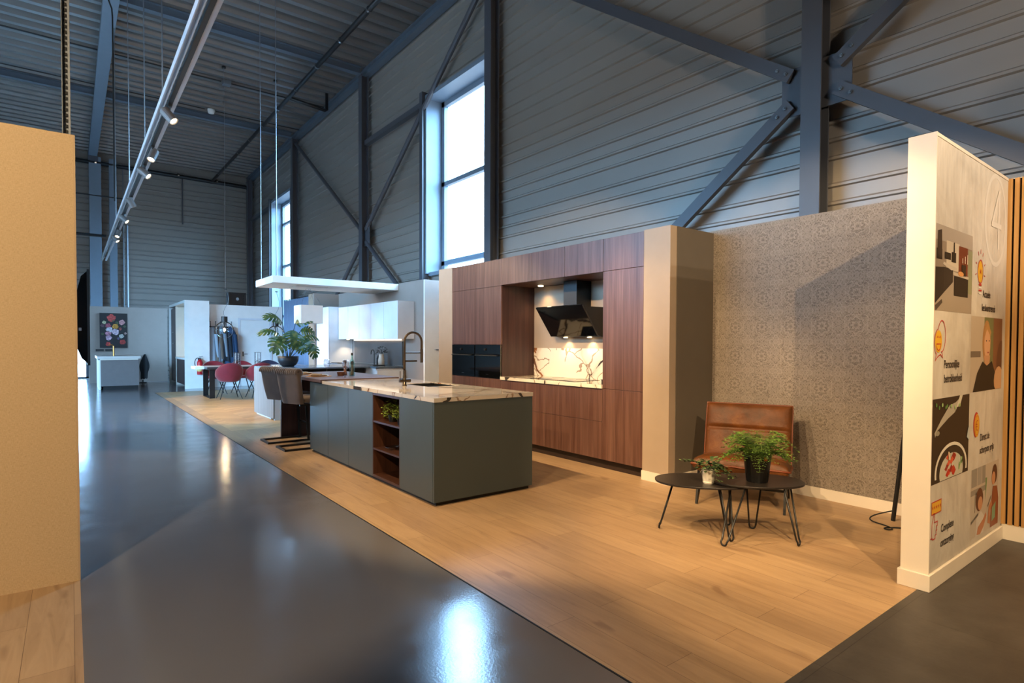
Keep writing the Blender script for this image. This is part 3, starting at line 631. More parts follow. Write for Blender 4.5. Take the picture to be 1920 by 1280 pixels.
MB().tube([(fx-.06, fy, .985), (fx+.07, fy, .985)], .019, 12).build('valve_body', m_brass, t); MB().tube([(fx-.052, fy, .99), (fx-.052, fy, 1.09)], .004, 8).build('lever', m_brass, t)
# things in the niche
def leafcloud(mb, c, rx, ry, rz, n, size, droop=.3, seed=1):
    R = random.Random(seed)
    for i in range(n):
        a = R.uniform(0, 2*PI); b = math.acos(R.uniform(-.35, 1)); q = R.uniform(.45, 1)
        p = Vector((c[0]+rx*q*math.sin(b)*math.cos(a), c[1]+ry*q*math.sin(b)*math.sin(a), c[2]+rz*q*math.cos(b)))
        d = Vector((math.cos(a), math.sin(a), R.uniform(-droop, .5))).normalized(); s_ = size*R.uniform(.6, 1.25)
        w = d.cross(Vector((R.uniform(-.4, .4), R.uniform(-.4, .4), 1))).normalized(); nn = w.cross(d)
        mb.face([p, p+d*s_*.45+w*s_*.34+nn*s_*.08, p+d*s_, p+d*s_*.45-w*s_*.34+nn*s_*.08])
def stems(mb, c, top, n, R, rr=.0015):
    for i in range(n):
        a = R.uniform(0, 2*PI); q = R.uniform(.2, 1); mb.tube(bez([c, (c[0], c[1], c[2]+top*.6), (c[0]+R.uniform(-1, 1)*top*.6, c[1]+R.uniform(-1, 1)*top*.6, c[2]+top)], 5), rr, 4)
for x, y, s_, lab in ((2.56, 5.30, 1.0, 'bushy lime green plant in a black pot, left on the top niche shelf'), (2.52, 5.04, .8, 'smaller green plant in a dark pot, right on the top niche shelf')):
    t = thing('potted_plant', lab, 'plant', (x, y, .609), 'plants in the island niche')
    MB().lathe([(0, 0), (.038*s_, 0), (.05*s_, .07*s_), (.047*s_, .07*s_), (.044*s_, .06*s_), (0, .06*s_)], (x, y, .609), 18).build('pot', m_black, t, smooth=False)
    mb = MB(); R = random.Random(3); stems(mb, (x, y, .66), .08*s_, 8, R); leafcloud(mb, (x, y, .70), .10*s_, .11*s_, .14*s_, int(330*s_), .026, seed=int(x*100)); mb.build('foliage', m_lime, t, norm=False)
t = thing('glass_jar', 'clear glass jar on the middle shelf of the island niche', 'jar', (2.54, 5.0, .331)); MB().lathe([(0, 0), (.045, 0), (.045, .15), (.042, .15), (.042, .005), (0, .005)], (2.54, 5.0, .331), 22).build('jar', m_wglass, t, smooth=True)
t = thing('glass_bowl', 'low clear glass bowl on the middle niche shelf', 'bowl', (2.54, 5.27, .331)); MB().lathe([(0, 0), (.03, 0), (.075, .035), (.073, .036), (.028, .004), (0, .004)], (2.54, 5.27, .331), 24).build('bowl', m_wglass, t, smooth=True)
# bar table
t = thing('bar_table', 'dark brown wooden bar table joined to the end of the island', 'table', (2.95, 8.0, 0))
MB().box(2.42, 3.47, 7.005, 8.95, .906, .945).build('table_top', pm('dark_stained_top', '5A4541', .4, var=.1, vs=3), t, bevel=.002); MB().box(2.44, 3.4, 8.74, 8.78, 0, .906).build('panel_leg', m_walnut_d, t); MB().box(2.6, 3.4, 7.47, 7.5, 0, .905).build('inner_panel', m_walnut_d, t)
# stools
def make_stool(lab):
    t = thing('bar_stool', lab, 'bar stool', (0, 0, 0), 'taupe velvet bar stools')
    # local: back at x=0, facing +x, width along y
    def back(uu, vv):
        a = 2*PI*uu; yy = .205*(abs(math.cos(a))**.35)*math.copysign(1, math.cos(a)); th = .046*math.copysign(abs(math.sin(a))**.5, math.sin(a))
        z = .60+.42*vv; cx = .05+.07*(1-vv)**1.5; 
        if vv > .86: th *= 1+.25*math.sin((vv-.86)/.14*PI)
        w = 1-.16*(1-vv)**2
        return Vector((cx+th, yy*w, z))
    MB().grid(back, 28, 14, True).build('backrest', m_velvet, t, smooth=True)
    mb = MB(); 
    for k in range(11):
        yy = -.19+.038*k; mb.tube(arc((.045, yy, 1.005), .045, -.6, PI+.3, 8, (1, 0, 0), (0, 0, 1)), .021, 8)
    mb.build('rolled_top', m_velvet, t, smooth=True)
    MB().grid(lambda uu, vv: Vector((.40+.24*math.copysign(abs(math.cos(2*PI*uu))**.5, math.cos(2*PI*uu))*math.sin(PI*vv)**.35, .215*math.copysign(abs(math.sin(2*PI*uu))**.5, math.sin(2*PI*uu))*math.sin(PI*vv)**.35, .645-.05*math.cos(PI*vv))), 28, 9, True).build('seat', m_velvet, t, smooth=True)
    mb = MB()
    for s in (-1, 1): mb.bar((0, s*.19, .0125), (.54, s*.19, .0125), .03, .025).bar((.54, s*.19, .0), (.50, s*.19, .60), .025, .03, (1, 0, 0)).bar((.50, s*.19, .585), (.18, s*.19, .585), .025, .025)
    mb.bar((0, -.205, .0125), (0, .205, .0125), .03, .025).bar((.535, -.19, .25), (.535, .19, .25), .02, .02); mb.build('sled_frame', m_black, t)
    MB().tube([(.26, -.2, .585), (.26, -.2, .575)], .01, 8).tube([(.26, .2, .585), (.26, .2, .575)], .01, 8).build('screw_cap', m_chrome, t)
    A = math.radians(22); P_ = Vector((.33, 0, 0)); Rm = Matrix.Rotation(A, 3, 'Z')
    for c in kids(t):
        if c.name.split('.')[0] != 'sled_frame': c.rotation_euler = (0, 0, A); c.location = P_-Rm @ P_
    return t
st = make_stool('nearer taupe velvet bar stool, right beside the island'); st.location = (2.17, 7.78, 0)
dup(st, (2.15, 8.48, 0), None, 'farther taupe velvet bar stool at the brown bar table')
# bar table setting
def placeset(x, y, lab):
    m = thing('placemat', 'round woven placemat under the '+lab, 'placemat', (x, y, .945), 'placemats'); MB().lathe([(0, 0), (.17, 0), (.17, .004), (0, .004)], (x, y, .9455), 30).build('mat', pm('cork_mat', 'C08A50', .8), m)
    q = thing('plate', lab, 'plate', (x, y, .95), 'plates on the bar table'); MB().lathe([(0, 0), (.08, 0), (.13, .014), (.128, .018), (.08, .005), (0, .005)], (x, y, .950), 32).build('plate', pm('stone_plate', 'A58968', .4), q, smooth=True)
    mb = MB()
    mb.bar((x+.02, y-.02, .972), (x-.03, y+.11, .972), .05, .012); mb.build('napkin', pm('sand_napkin', 'B59A78', .9), q)
placeset(2.64, 8.35, 'plate nearer the stools at the far bar seat'); placeset(2.64, 7.72, 'plate at the near bar seat')
def wineglass(x, y, z, lab, s_=1):
    t = thing('wine_glass', lab, 'wine glass', (x, y, z), 'wine glasses'); MB().lathe([(0, .0), (.036, 0), (.036, .002), (.006, .006), (.0035, .02), (.0035, .085), (.008, .095), (.03, .115), (.043, .15), (.041, .19), (.033, .225), (.0318, .225), (.0395, .19), (.0415, .15), (.028, .116), (0, .098)], (0, 0, 0), 24).xf(Matrix.Translation((x, y, z)) @ Matrix.Scale(s_, 4)).build('glass', m_wglass, t, smooth=True)
wineglass(2.80, 7.85, .9455, 'farther wine glass, left one on the brown bar table'); wineglass(2.86, 7.32, .9455, 'nearer wine glass, right one by the bottle')
t = thing('water_bottle', 'pale green glass bottle with a black cap on the bar table', 'bottle', (3.04, 7.55, .9455)); MB().lathe([(0, 0), (.034, 0), (.036, .01), (.036, .17), (.03, .20), (.014, .235), (.0125, .28), (0, .28)], (3.04, 7.55, .9455), 22).build('bottle', glassm('green_tint_glass', (.62, .84, .80), .9), t, smooth=True); MB().lathe([(0, .28), (.0145, .28), (.0145, .315), (0, .315)], (3.04, 7.55, .9455), 14).build('cap', m_black, t)
tag(MB().lathe([(0, 0), (.045, 0), (.055, .05), (.05, .05), (.04, .006), (0, .006)], (2.95, 7.72, .9455), 24).build('wooden_bowl', pm('dark_wood_bowl', '5E3620', .5), smooth=False), 'small dark wooden bowl between the wine glasses', 'bowl')
for k, (x, y, h) in enumerate(((3.04, 7.80, .21), (3.11, 7.72, .20))):
    t = thing('spice_mill', 'wooden %s mill behind the green bottle' % ('taller' if k == 0 else 'shorter'), 'mill', (x, y, .9455), 'wooden mills'); MB().lathe([(0, 0), (.026, 0), (.026, .03), (.016, .07), (.02, .11), (.014, h-.06), (.014, h-.05)], (x, y, .9455), 16).build('body', pm('mill_wood_%d' % k, '7A4A28', .4), t, smooth=True); MB().lathe([(.014, h-.05), (.024, h-.035), (.022, h-.01), (0, h)], (x, y, .9455), 16).build('cap', pm('mill_cap_%d' % k, '4A2A18', .4), t, smooth=True)
#PART2
# ================================================================ WHITE KITCHEN
m_gapshade = pm('gap_shade_carcass', '55504B', .7)  # cabinet bodies darkened so the door gaps read as shade
S(MB().box(5.30, 5.42, 9.66, 14.1, 0, 2.6).box(4.69, 5.30, 14.0, 14.1, 0, 2.59), 'wall_white_kitchen', m_greige)
S(MB().box(4.69, 4.78, 14.1, 14.42, 0, 2.59), 'wall_kitchen_end', m_beige)
t = thing('door_panel', 'blue-lit white door leaf beside the walnut kitchen end wall', 'door', (5.75, 9.64, 0)); MB().box(5.295, 6.2, 9.62, 9.66, 0, 2.59).build('leaf', m_white, t, bevel=.002)
MB().tube([(5.50, 9.62, 1.27), (5.50, 9.57, 1.27), (5.60, 9.565, 1.27)], .011, 8).lathe([(.026, -.004), (.026, .004)], (0, 0, 0), 14).build('handle', m_chrome, t) if False else MB().tube([(5.52, 9.62, 1.27), (5.52, 9.575, 1.27), (5.60, 9.57, 1.27)], .012, 8).build('handle', m_chrome, t)
t = thing('ceiling_canopy', 'white suspended ceiling canopy over the white kitchen', 'ceiling canopy', (4.08, 11.28, 2.46)); MB().box(2.85, 5.295, 10.70, 11.87, 2.462, 2.588).build('slab', m_white, t, bevel=.004)
MB().box(3.35, 3.95, 11.0, 11.45, 2.448, 2.462).build('ceiling_rose', m_white, t); 
for x, y, s in ((2.93, 11.78, 'left one'), (2.95, 10.80, 'front one')): rod(x, y, 2.588, 8.5, 'beaded steel cable holding the canopy, '+s, .007, m_galv, 'suspension_cable', 'canopy cables')
t = thing('cube_pendant', 'white square box pendant lamp below the canopy', 'pendant lamp', (3.71, 11.42, 1.77))
mb = MB()
for a in ((3.50, 3.92, 11.2, 11.206), (3.50, 3.92, 11.634, 11.64), (3.50, 3.506, 11.206, 11.634), (3.914, 3.92, 11.206, 11.634)): mb.box(*a, 1.77, 2.12)
mb.build('shade', pm('white_shade', 'F2F0EC', .5), t); MB().box(3.51, 3.91, 11.21, 11.63, 1.79, 1.80).build('diffuser', m_white, t)
mb = MB()
for x, y in ((3.51, 11.21), (3.91, 11.21), (3.51, 11.63), (3.91, 11.63)): mb.tube([(x, y, 2.12), (3.71+(x-3.71)*.2, 11.42, 2.45)], .0018, 4)
mb.tube(bez([(3.71, 11.42, 2.44), (3.9, 11.3, 2.35), (3.6, 11.5, 2.2), (3.71, 11.42, 2.0)], 12), .003, 5).build('wires', m_chrome, t)
# tall unit, wall units
t = thing('tall_white_cabinet', 'tall glossy white cabinet in the rear corner of the white kitchen', 'cabinet', (5.0, 13.5, 0)); MB().box(4.74, 5.29, 13.11, 13.98, .0, 2.225).build('body', m_whitelac, t); MB().box(4.72, 4.739, 13.112, 13.90, .1, 2.22).build('door', m_whitelac, t, bevel=.002)
ys = (10.04, 10.66, 11.28, 11.90, 12.52, 13.1, 13.1)
for k in range(5):
    a, b = (ys[k], ys[k+1]) if k < 4 else (ys[4], 13.1)
    t = thing('wall_cabinet', ('nearest', 'second', 'third', 'fourth', 'farthest')[k]+' white wall cabinet above the grey backsplash', 'cabinet', (5.12, (a+b)/2, 1.475), 'white wall cabinets')
    MB().box(4.972, 5.295, a+.0005, b-.0005, 1.477, 2.205).build('body', m_whitelac if k == 0 else m_gapshade, t); MB().box(4.95, 4.970, a+.004, b-.004, 1.475, 2.207).build('door', m_whitelac, t, bevel=.001)
tag(MB().box(5.272, 5.298, 10.50, 12.95, .945, 1.43).build('stone_backsplash', m_concsplash), 'grey stone backsplash of the white kitchen', 'backsplash')
m_led = pm('led_strip', 'FFF1D8', .5, emis=(1, .86, .66), est=2.5)
tag(MB().box(5.24, 5.262, 10.5, 12.9, 1.447, 1.474).build('led_strip', m_led), 'lit strip light under the white wall cabinets', 'strip light')
t = thing('under_cabinet_light', 'small lit round light below the farthest white wall cabinet', 'downlight', (5.1, 12.9, 1.465)); MB().lathe([(0, 0), (.03, 0), (.03, .008), (0, .008)], (5.1, 12.9, 1.467), 14).build('lens', m_glow, t); spot(5.1, 12.9, 1.46, 5.12, 12.95, 0, 10, 110, .6, (1, .78, .5), .02)
l = bpy.data.lights.new('strip_area', 'AREA'); l.shape = 'RECTANGLE'; l.size = .02; l.size_y = 2.4; l.energy = .6; l.color = (1, .8, .55); o = bpy.data.objects.new('strip_area', l); o.location = (5.25, 11.7, 1.444); COL.objects.link(o)
# counter along the wall and peninsula
t = thing('wall_base_cabinets', 'white base cabinet run below the grey backsplash', 'cabinet', (5.0, 12, 0)); MB().box(4.72, 5.295, 12.12, 13.1, .1, .895).box(4.72, 5.295, 10.52, 12.1, .1, .895).build('body', m_whitelac, t)
mb = MB(); 
for a, b in ((12.13, 12.6), (12.61, 13.1)): MB().box(4.70, 4.719, a, b-.004, .1, .88).build('door', m_whitelac, t)
MB().box(4.72, 5.28, 10.46, 10.519, .1, .86).build('drawer_front', m_whitelac, t, bevel=.002)
tag(MB().box(2.87, 5.295, 10.74, 12.1, .905, .932).box(4.69, 5.295, 12.1, 13.105, .905, .932).box(4.69, 5.295, 10.45, 10.74, .905, .932).build('grey_worktop', m_greytop, bevel=.002), 'blue-grey L-shaped worktop of the white kitchen peninsula', 'worktop')
t = thing('peninsula_unit', 'white kitchen peninsula with a streaked grey end panel', 'kitchen island', (3.6, 11.4, 0))
MB().box(2.865, 2.885, 10.75, 12.1, .03, .905).build('end_panel', m_streak, t); MB().box(2.89, 4.69, 10.98, 12.05, .1, .90).build('carcass', m_gap, t); MB().box(2.89, 4.6, 11.0, 12.0, 0, .1).build('plinth', m_whitelac, t)
MB().box(2.89, 3.49, 10.76, 10.978, .1, .86).build('drawer_front', m_whitelac, t, bevel=.002);  MB().box(2.89, 3.5, 10.76, 10.8, 0, .1).build('plinth_front', m_whitelac, t)
t = thing('black_mixer_tap', 'slim black mixer tap below the grey backsplash', 'tap', (5.12, 11.55, .932)); MB().tube([(5.12, 11.5, .932), (5.12, 11.5, 1.17)]+arc((5.12, 11.58, 1.17), .08, PI, .3, 8, (0, 1, 0))[0:]+[(5.12, 11.66, 1.15)], .011, 8).build('spout', m_black, t)
tag(MB().lathe([(0, 0), (.035, 0), (.035, .14), (.012, .17), (.012, .2), (0, .2)], (5.13, 11.33, .932), 14).build('soap_bottle', m_black), 'black soap bottle between the tap and the white jar', 'bottle')
t = thing('vase', 'white jug vase with dark sprigs on the grey worktop', 'vase', (5.1, 11.1, .932)); MB().lathe([(0, 0), (.06, 0), (.065, .1), (.05, .2), (.045, .24), (.04, .24), (0, .1)], (5.1, 11.1, .932), 20).build('jug', pm('stoneware', 'CFC6B8', .4), t, smooth=True)
mb = MB(); R = random.Random(5); leafcloud(mb, (5.1, 11.1, 1.2), .12, .14, .12, 90, .05, seed=4); stems(mb, (5.1, 11.1, 1.1), .16, 10, R, .002); mb.build('sprigs', pm('dry_sprigs', '2B2A26', .8), t, norm=False)
tag(MB().lathe([(0, 0), (.12, 0), (.13, .01), (.12, .014), (0, .008)], (4.98, 10.95, .932), 24).build('tray', m_black), 'flat black tray on the grey worktop by the vase', 'tray')
tag(MB().box(4.74, 4.9, 12.6, 13.0, .932, .945).build('cutting_board', m_black), 'thin black board at the back of the grey worktop', 'board')
S(MB().box(6.02, 6.06, 11.0, 11.02, 0, .01), 'trim_2', m_dark)
# monstera
def monstera_leaf(mb, base, tip_dir, up, L_, Wd):
    d = Vector(tip_dir).normalized(); upv = Vector(up); s_ = d.cross(upv).normalized(); nn = s_.cross(d).normalized(); base = Vector(base)
    mid = lambda q: base+d*L_*q+nn*L_*(.18*math.sin(q*PI)-.12*q*q)
    K = 6
    for sd in (-1, 1):
        for k in range(K):
            q0 = k/K; q1 = (k+.78)/K; wd = lambda q: Wd*(math.sin(PI*min(1, q*.86+.12))**.65)
            a0 = mid(q0*.92); a1 = mid((k+1)/K*.92)
            inner = .34; e0 = a0+s_*sd*wd(q0)*inner+d*L_*.02; e1 = a1+s_*sd*wd(q1)*inner+d*L_*.02
            mb.face([a0, a1, e1, e0])
            o0 = mid(q0)+s_*sd*wd(q0+.02)+d*L_*(.10)-nn*L_*.10; o1 = mid(q1)+s_*sd*wd(q1)+d*L_*(.10)-nn*L_*.10
            m0 = e0.lerp(o0, .6)+nn*L_*.02; m1 = e0.lerp(e1, .82).lerp(o1, .6)+nn*L_*.02
            mb.face([e0, e0.lerp(e1, .82), m1, m0]); mb.face([m0, m1, o1, o0.lerp(o1, .25)])
    a = mid(.92); mb.face([a, a+s_*Wd*.22+d*L_*.02, mid(1.08), a-s_*Wd*.22+d*L_*.02])
px, py, pz = 3.33, 11.45, .932
t = thing('monstera_plant', 'large monstera in a dark bowl pot on the peninsula', 'potted plant', (px, py, pz))
MB().lathe([(0, 0), (.10, 0), (.15, .04), (.185, .11), (.195, .2), (.187, .2), (.175, .12), (0, .1)], (px, py, pz), 32).build('pot', pm('dark_blue_bowl', '1C222B', .5), t, smooth=True); MB().lathe([(0, .17), (.185, .17)], (px, py, pz), 24).build('soil', m_soil, t)
for (ax, az, dy, L_, Wd, dx, dz) in ((-.12, .86, .0, .36, .17, -1, .30), (.14, .84, -.05, .36, .20, .75, .32), (.30, .70, .1, .28, .15, 1, -.15), (-.20, .64, .0, .38, .11, -1, .03), (-.14, .58, -.14, .38, .20, -.6, -.8), (.04, .70, -.18, .36, .21, -.1, -1), (.26, .56, -.1, .30, .16, .5, -.75), (.28, .55, .05, .34, .10, 1, .02), (.40, .46, -.1, .32, .14, .4, -1), (.12, .46, -.2, .24, .15, .5, -.9)):
    bp = (px+ax*.9, py+dy, pz+az); mb = MB(); monstera_leaf(mb, bp, (dx, dy*1.2-.25, dz), (0, -.75, .65) if dz < 0 else (0, -.6, .8), L_, Wd)
    lf = mb.build('leaf', m_leaf, t, norm=False); MB().tube(bez([(px+ax*.1, py+dy*.3, pz+.17), (px+ax*.3, py+dy*.6, pz+az*.6), bp], 8), .007, 6).build('stalk', pm('stalk_green', '1F2E22', .5) if 'stalk_green' not in bpy.data.materials else bpy.data.materials['stalk_green'], lf)
# ================================================================ DINING AREA
S(MB().box(3.36, 5.60, 19.9, 20.0, 0, 2.57), 'wall_coat', m_white)
t = thing('room_door', 'white flush door in the coat wall', 'door', (4.75, 19.88, 0))
MB().box(4.24, 4.30, 19.875, 19.9, 0, 2.17).box(5.2, 5.26, 19.875, 19.9, 0, 2.17).box(4.30, 5.20, 19.875, 19.9, 2.11, 2.17).build('door_frame', pm('door_frame_white', 'DADDE2', .5), t); dl = MB().box(4.305, 5.195, 19.885, 19.9, .01, 2.105).build('leaf', m_white, t)
MB().tube([(4.38, 19.885, 1.02), (4.38, 19.83, 1.02), (4.50, 19.83, 1.02)], .01, 8).box(4.36, 4.40, 19.88, 19.886, .95, 1.1).build('handle', m_chrome, dl)
# tall white niche unit
t = thing('niche_unit', 'tall white surround holding a small kitchen niche', 'cabinet surround', (3.03, 21.4, 0))
MB().box(2.70, 3.36, 19.55, 19.62, 0, 2.57).box(3.30, 3.36, 19.62, 22.95, 0, 2.57).box(2.70, 3.36, 22.95, 23.0, 0, 2.57).box(2.70, 3.36, 19.55, 23.0, 2.57, 2.65).build('surround', m_white, t)
MB().box(2.76, 3.3, 21.75, 22.94, .1, 2.52).build('dark_tall_unit', m_walnut_d, t); MB().box(2.74, 3.3, 21.70, 21.75, 0, 2.56).build('divider', m_panel, t)
MB().box(2.76, 3.3, 19.63, 21.69, .08, .86).build('base_unit', m_walnut_d, t); MB().box(2.72, 3.3, 19.63, 21.69, .86, .92).build('niche_worktop', m_white, t)
MB().box(3.28, 3.3, 19.63, 21.69, .92, 2.56).build('niche_back', pm('cream_niche', 'E5D3B4', .6), t); MB().tube([(2.745, 22.5, 1.72), (2.745, 22.2, 1.72)], .012, 6).tube([(2.745, 22.5, 1.35), (2.745, 22.2, 1.35)], .012, 6).build('handle', m_chrome, t, kind='stuff')
l = bpy.data.lights.new('niche_spot', 'SPOT'); l.energy = 25; l.color = WARM; l.spot_size = 2.2; l.spot_blend = .6; l.shadow_soft_size = .03; o = bpy.data.objects.new('niche_spot', l); o.location = (2.95, 20.6, 2.54); COL.objects.link(o)
tag(MB().lathe([(0, 0), (.04, 0), (.04, .008), (0, .008)], (2.95, 20.6, 2.56), 14).build('niche_downlight', m_glow), 'round lit downlight inside the white kitchen niche', 'downlight')
# extinguisher
t = thing('fire_extinguisher', 'red fire extinguisher with a white label on the white niche unit', 'fire extinguisher', (3.08, 19.45, .42))
MB().lathe([(0, 0), (.075, 0), (.08, .02), (.08, .38), (.05, .44), (.02, .46), (0, .46)], (3.08, 19.45, .42), 20).build('cylinder', pm('signal_red', 'C01820', .35), t, smooth=True); MB().lathe([(.081, .1), (.081, .22)], (3.08, 19.45, .42), 20).build('label_band', pm('yellow_white_label', 'D8C070', .5), t)
MB().tube([(3.08, 19.45, .88), (3.08, 19.45, .93)], .018, 8).bar((3.05, 19.45, .95), (3.16, 19.42, .97), .02, .012).build('valve', m_black, t); MB().tube(bez([(3.06, 19.45, .91), (2.93, 19.45, .98), (2.90, 19.4, .7), (2.99, 19.4, .6)], 10), .011, 6).build('hose', m_rubber, t)
MB().box(3.04, 3.12, 19.52, 19.55, .5, .9).build('wall_bracket', m_black, t)
# coats
m_c = [pm('coat_grey', '7C8894', .9), pm('coat_brown', '665A50', .9), pm('coat_black', '20262E', .9), pm('coat_navy', '26405E', .85), pm('coat_lightgrey', '98A8B6', .9)]
t = thing('coat_rack', 'dark wall coat rack with curved hooks above the coats', 'coat rack', (3.72, 19.86, 1.86)); MB().tube([(3.36, 19.85, 1.88), (4.08, 19.85, 1.88)], .012, 8).build('rail', m_black, t)
for k in range(5):
    x = 3.42+.15*k; MB().tube(bez([(x, 19.86, 1.80), (x, 19.74, 1.80), (x, 19.74, 1.98), (x, 19.76, 2.02)], 8), .009, 6).lathe([(0, -.02), (.02, 0), (0, .02)], (x, 19.76, 2.03), 10).build('hook', m_black, t)
def coat(x, w, z0, z1, mat, lab, sd, y=19.74):
    t = thing('hanging_coat', lab, 'coat', (x, y, z0), 'coats on the rack'); R = random.Random(sd); ph = [R.uniform(0, 6) for _ in range(5)]; sk = R.uniform(-.05, .05)
    def fn(uu, vv):
        a = 2*PI*uu; q = vv; ww = w*(.55+1.1*(1-q)**.6)*.5*(1+.10*math.sin(5*a+ph[0]+3*q)+.07*math.sin(9*a+ph[1])); d = .085*(.5+.6*(1-q))*(1+.2*math.sin(7*a+ph[2]))
        if q > .9: ww *= (1-q)*8+.2; d *= .7
        return Vector((x+math.cos(a)*ww+sk*(1-q), y+math.sin(a)*d, z0+(z1-z0)*q+(.03*math.sin(3*a+ph[3]) if q < .02 else 0)))
    MB().grid(fn, 40, 14, True).build('coat_body', mat, t, smooth=True)
    sl = lambda uu, vv: Vector((x+w*.42+.05*math.cos(2*PI*uu)*(1.1-.3*vv)+.06*vv, y-.06+.045*math.sin(2*PI*uu), z0+(z1-z0)*(.80-.68*vv)))
    MB().grid(sl, 14, 8, True).build('sleeve', mat, t, smooth=True)
    MB().tube(arc((x, y, z1-.05), .055, -.3, PI+.3, 10, (1, 0, 0), (0, -.5, .8)), .018, 6).build('collar', mat, t)
for a in ((3.47, .22, .80, 1.86, m_c[4], 'pale grey coat at the left end of the rack', 1), (3.60, .22, .74, 1.88, m_c[1], 'brown patterned coat second from the left on the rack', 2), (3.73, .20, .82, 1.88, m_c[0], 'grey coat in the middle of the rack', 3), (3.85, .24, .80, 1.88, m_c[2], 'black coat right of the middle on the rack', 4), (4.0, .26, .70, 1.88, m_c[3], 'navy coat at the right end of the rack', 5)): coat(*a)
# vent unit on top of the coat wall
t = thing('fan_unit', 'square black fan unit on top of the coat wall', 'fan', (4.24, 20.1, 2.57)); MB().box(3.98, 4.5, 19.95, 19.99, 2.57, 2.62).box(3.98, 4.5, 19.95, 19.99, 2.93, 2.98).box(3.98, 4.03, 19.95, 19.99, 2.62, 2.93).box(4.45, 4.5, 19.95, 19.99, 2.62, 2.93).box(3.98, 4.5, 19.99, 20.3, 2.57, 2.98).build('housing', m_black, t); MB().lathe([(0, -.02), (.05, -.02), (.05, .02), (0, .02)], (0, 0, 0), 16).xf(Matrix.Translation((4.24, 19.965, 2.775)) @ Matrix.Rotation(PI/2, 4, 'X')).build('fan_hub', m_chrome, t)
# curtain in blue fabric
t = thing('sheer_curtain', 'blue sheer curtain hanging behind the monstera', 'curtain', (5.6, 18, 0)); MB().grid(lambda uu, vv: Vector((5.62+.05*math.sin(uu*70), 16.9+2.8*uu, .02+2.74*vv)), 220, 2).build('fabric', pm('sheer_blue', '8096B4', .9), t, smooth=True, solid=.003); MB().tube([(5.62, 16.8, 2.78), (5.62, 19.75, 2.78)], .014, 6).box(5.70, 5.74, 16.8, 16.84, 0, 2.8).box(5.60, 5.74, 16.8, 16.84, 2.77, 2.8).build('curtain_rail', m_black, t)
# table
t = thing('dining_table', 'dark steel-framed dining table with a grey top', 'dining table', (3.9, 16.3, 0)); MB().box(2.66, 5.1, 15.82, 16.85, .72, .78).build('table_top', pm('dark_table_edge', '37302D', .4), t, bevel=.004)
MB().box(2.67, 5.09, 15.83, 16.84, .78, .783).build('top_laminate', pm('pale_table_top', '9A979A', .35), t)
for x in (2.72, 4.95):
    mb = MB(); mb.box(x, x+.12, 15.86, 15.90, 0, .72).box(x, x+.12, 16.70, 16.74, 0, .72).box(x, x+.12, 15.9, 16.7, 0, .02).box(x, x+.12, 15.9, 16.7, .70, .72); mb.build('leg', m_black, t)
MB().box(2.46, 2.66, 16.2, 16.84, .715, .785).build('end_leaf', m_white, t)
def make_chair(lab, mat):
    t = thing('dining_chair', lab, 'dining chair', (0, 0, 0), 'shell chairs around the dining table')
    # local: back towards -y, faces +y
    def shell(uu, vv):
        th = (uu-.5)*2*math.radians(118)   # 0 = back
        h = .40*(math.cos(th/2*1.15))**1.6+.05
        if vv < .5: q = vv/.5; rr = .20*q+.0; z = .44-.02*math.cos(q*PI/2)
        else: q = (vv-.5)/.5; rr = .20+.09*math.sin(q*PI*.6); z = .44+h*q
        return Vector((rr*1.05*math.sin(th), -rr*math.cos(th)*.95, z))
    MB().grid(shell, 30, 14).build('shell', mat, t, smooth=True, solid=.03)
    MB().lathe([(0, .43), (.2, .43), (.23, .455), (.2, .485), (0, .49)], (0, .03, 0), 26).build('seat_pad', mat, t, smooth=True)
    for sx in (-1, 1):
        for sy in (-1, 1): MB().tube([(sx*.10, sy*.10, .44), (sx*.25, sy*.23, 0)], [.014, .009], 8).build('leg', m_black, t)
    MB().box(-.12, .12, -.12, .12, .415, .43).build('under_frame', m_black, t)
    return t
ch = make_chair('wine red shell chair nearest the left end of the dining table', m_red); ch.location = (3.12, 15.62, 0); ch.rotation_euler = (0, 0, 0)
dup(ch, (3.80, 15.58, 0), .12, 'wine red shell chair right of it, partly behind the peninsula')
dup(ch, (3.08, 17.15, 0), PI, 'wine red shell chair behind the left end of the table')
dup(ch, (3.78, 17.15, 0), PI+.1, 'wine red shell chair behind the middle of the table')
make_chair('navy shell chair behind the right part of the table', m_navy); o = [x for x in COL.objects if x.get('label', '').startswith('navy shell')][0]; o.location = (4.5, 17.15, 0); o.rotation_euler = (0, 0, PI)
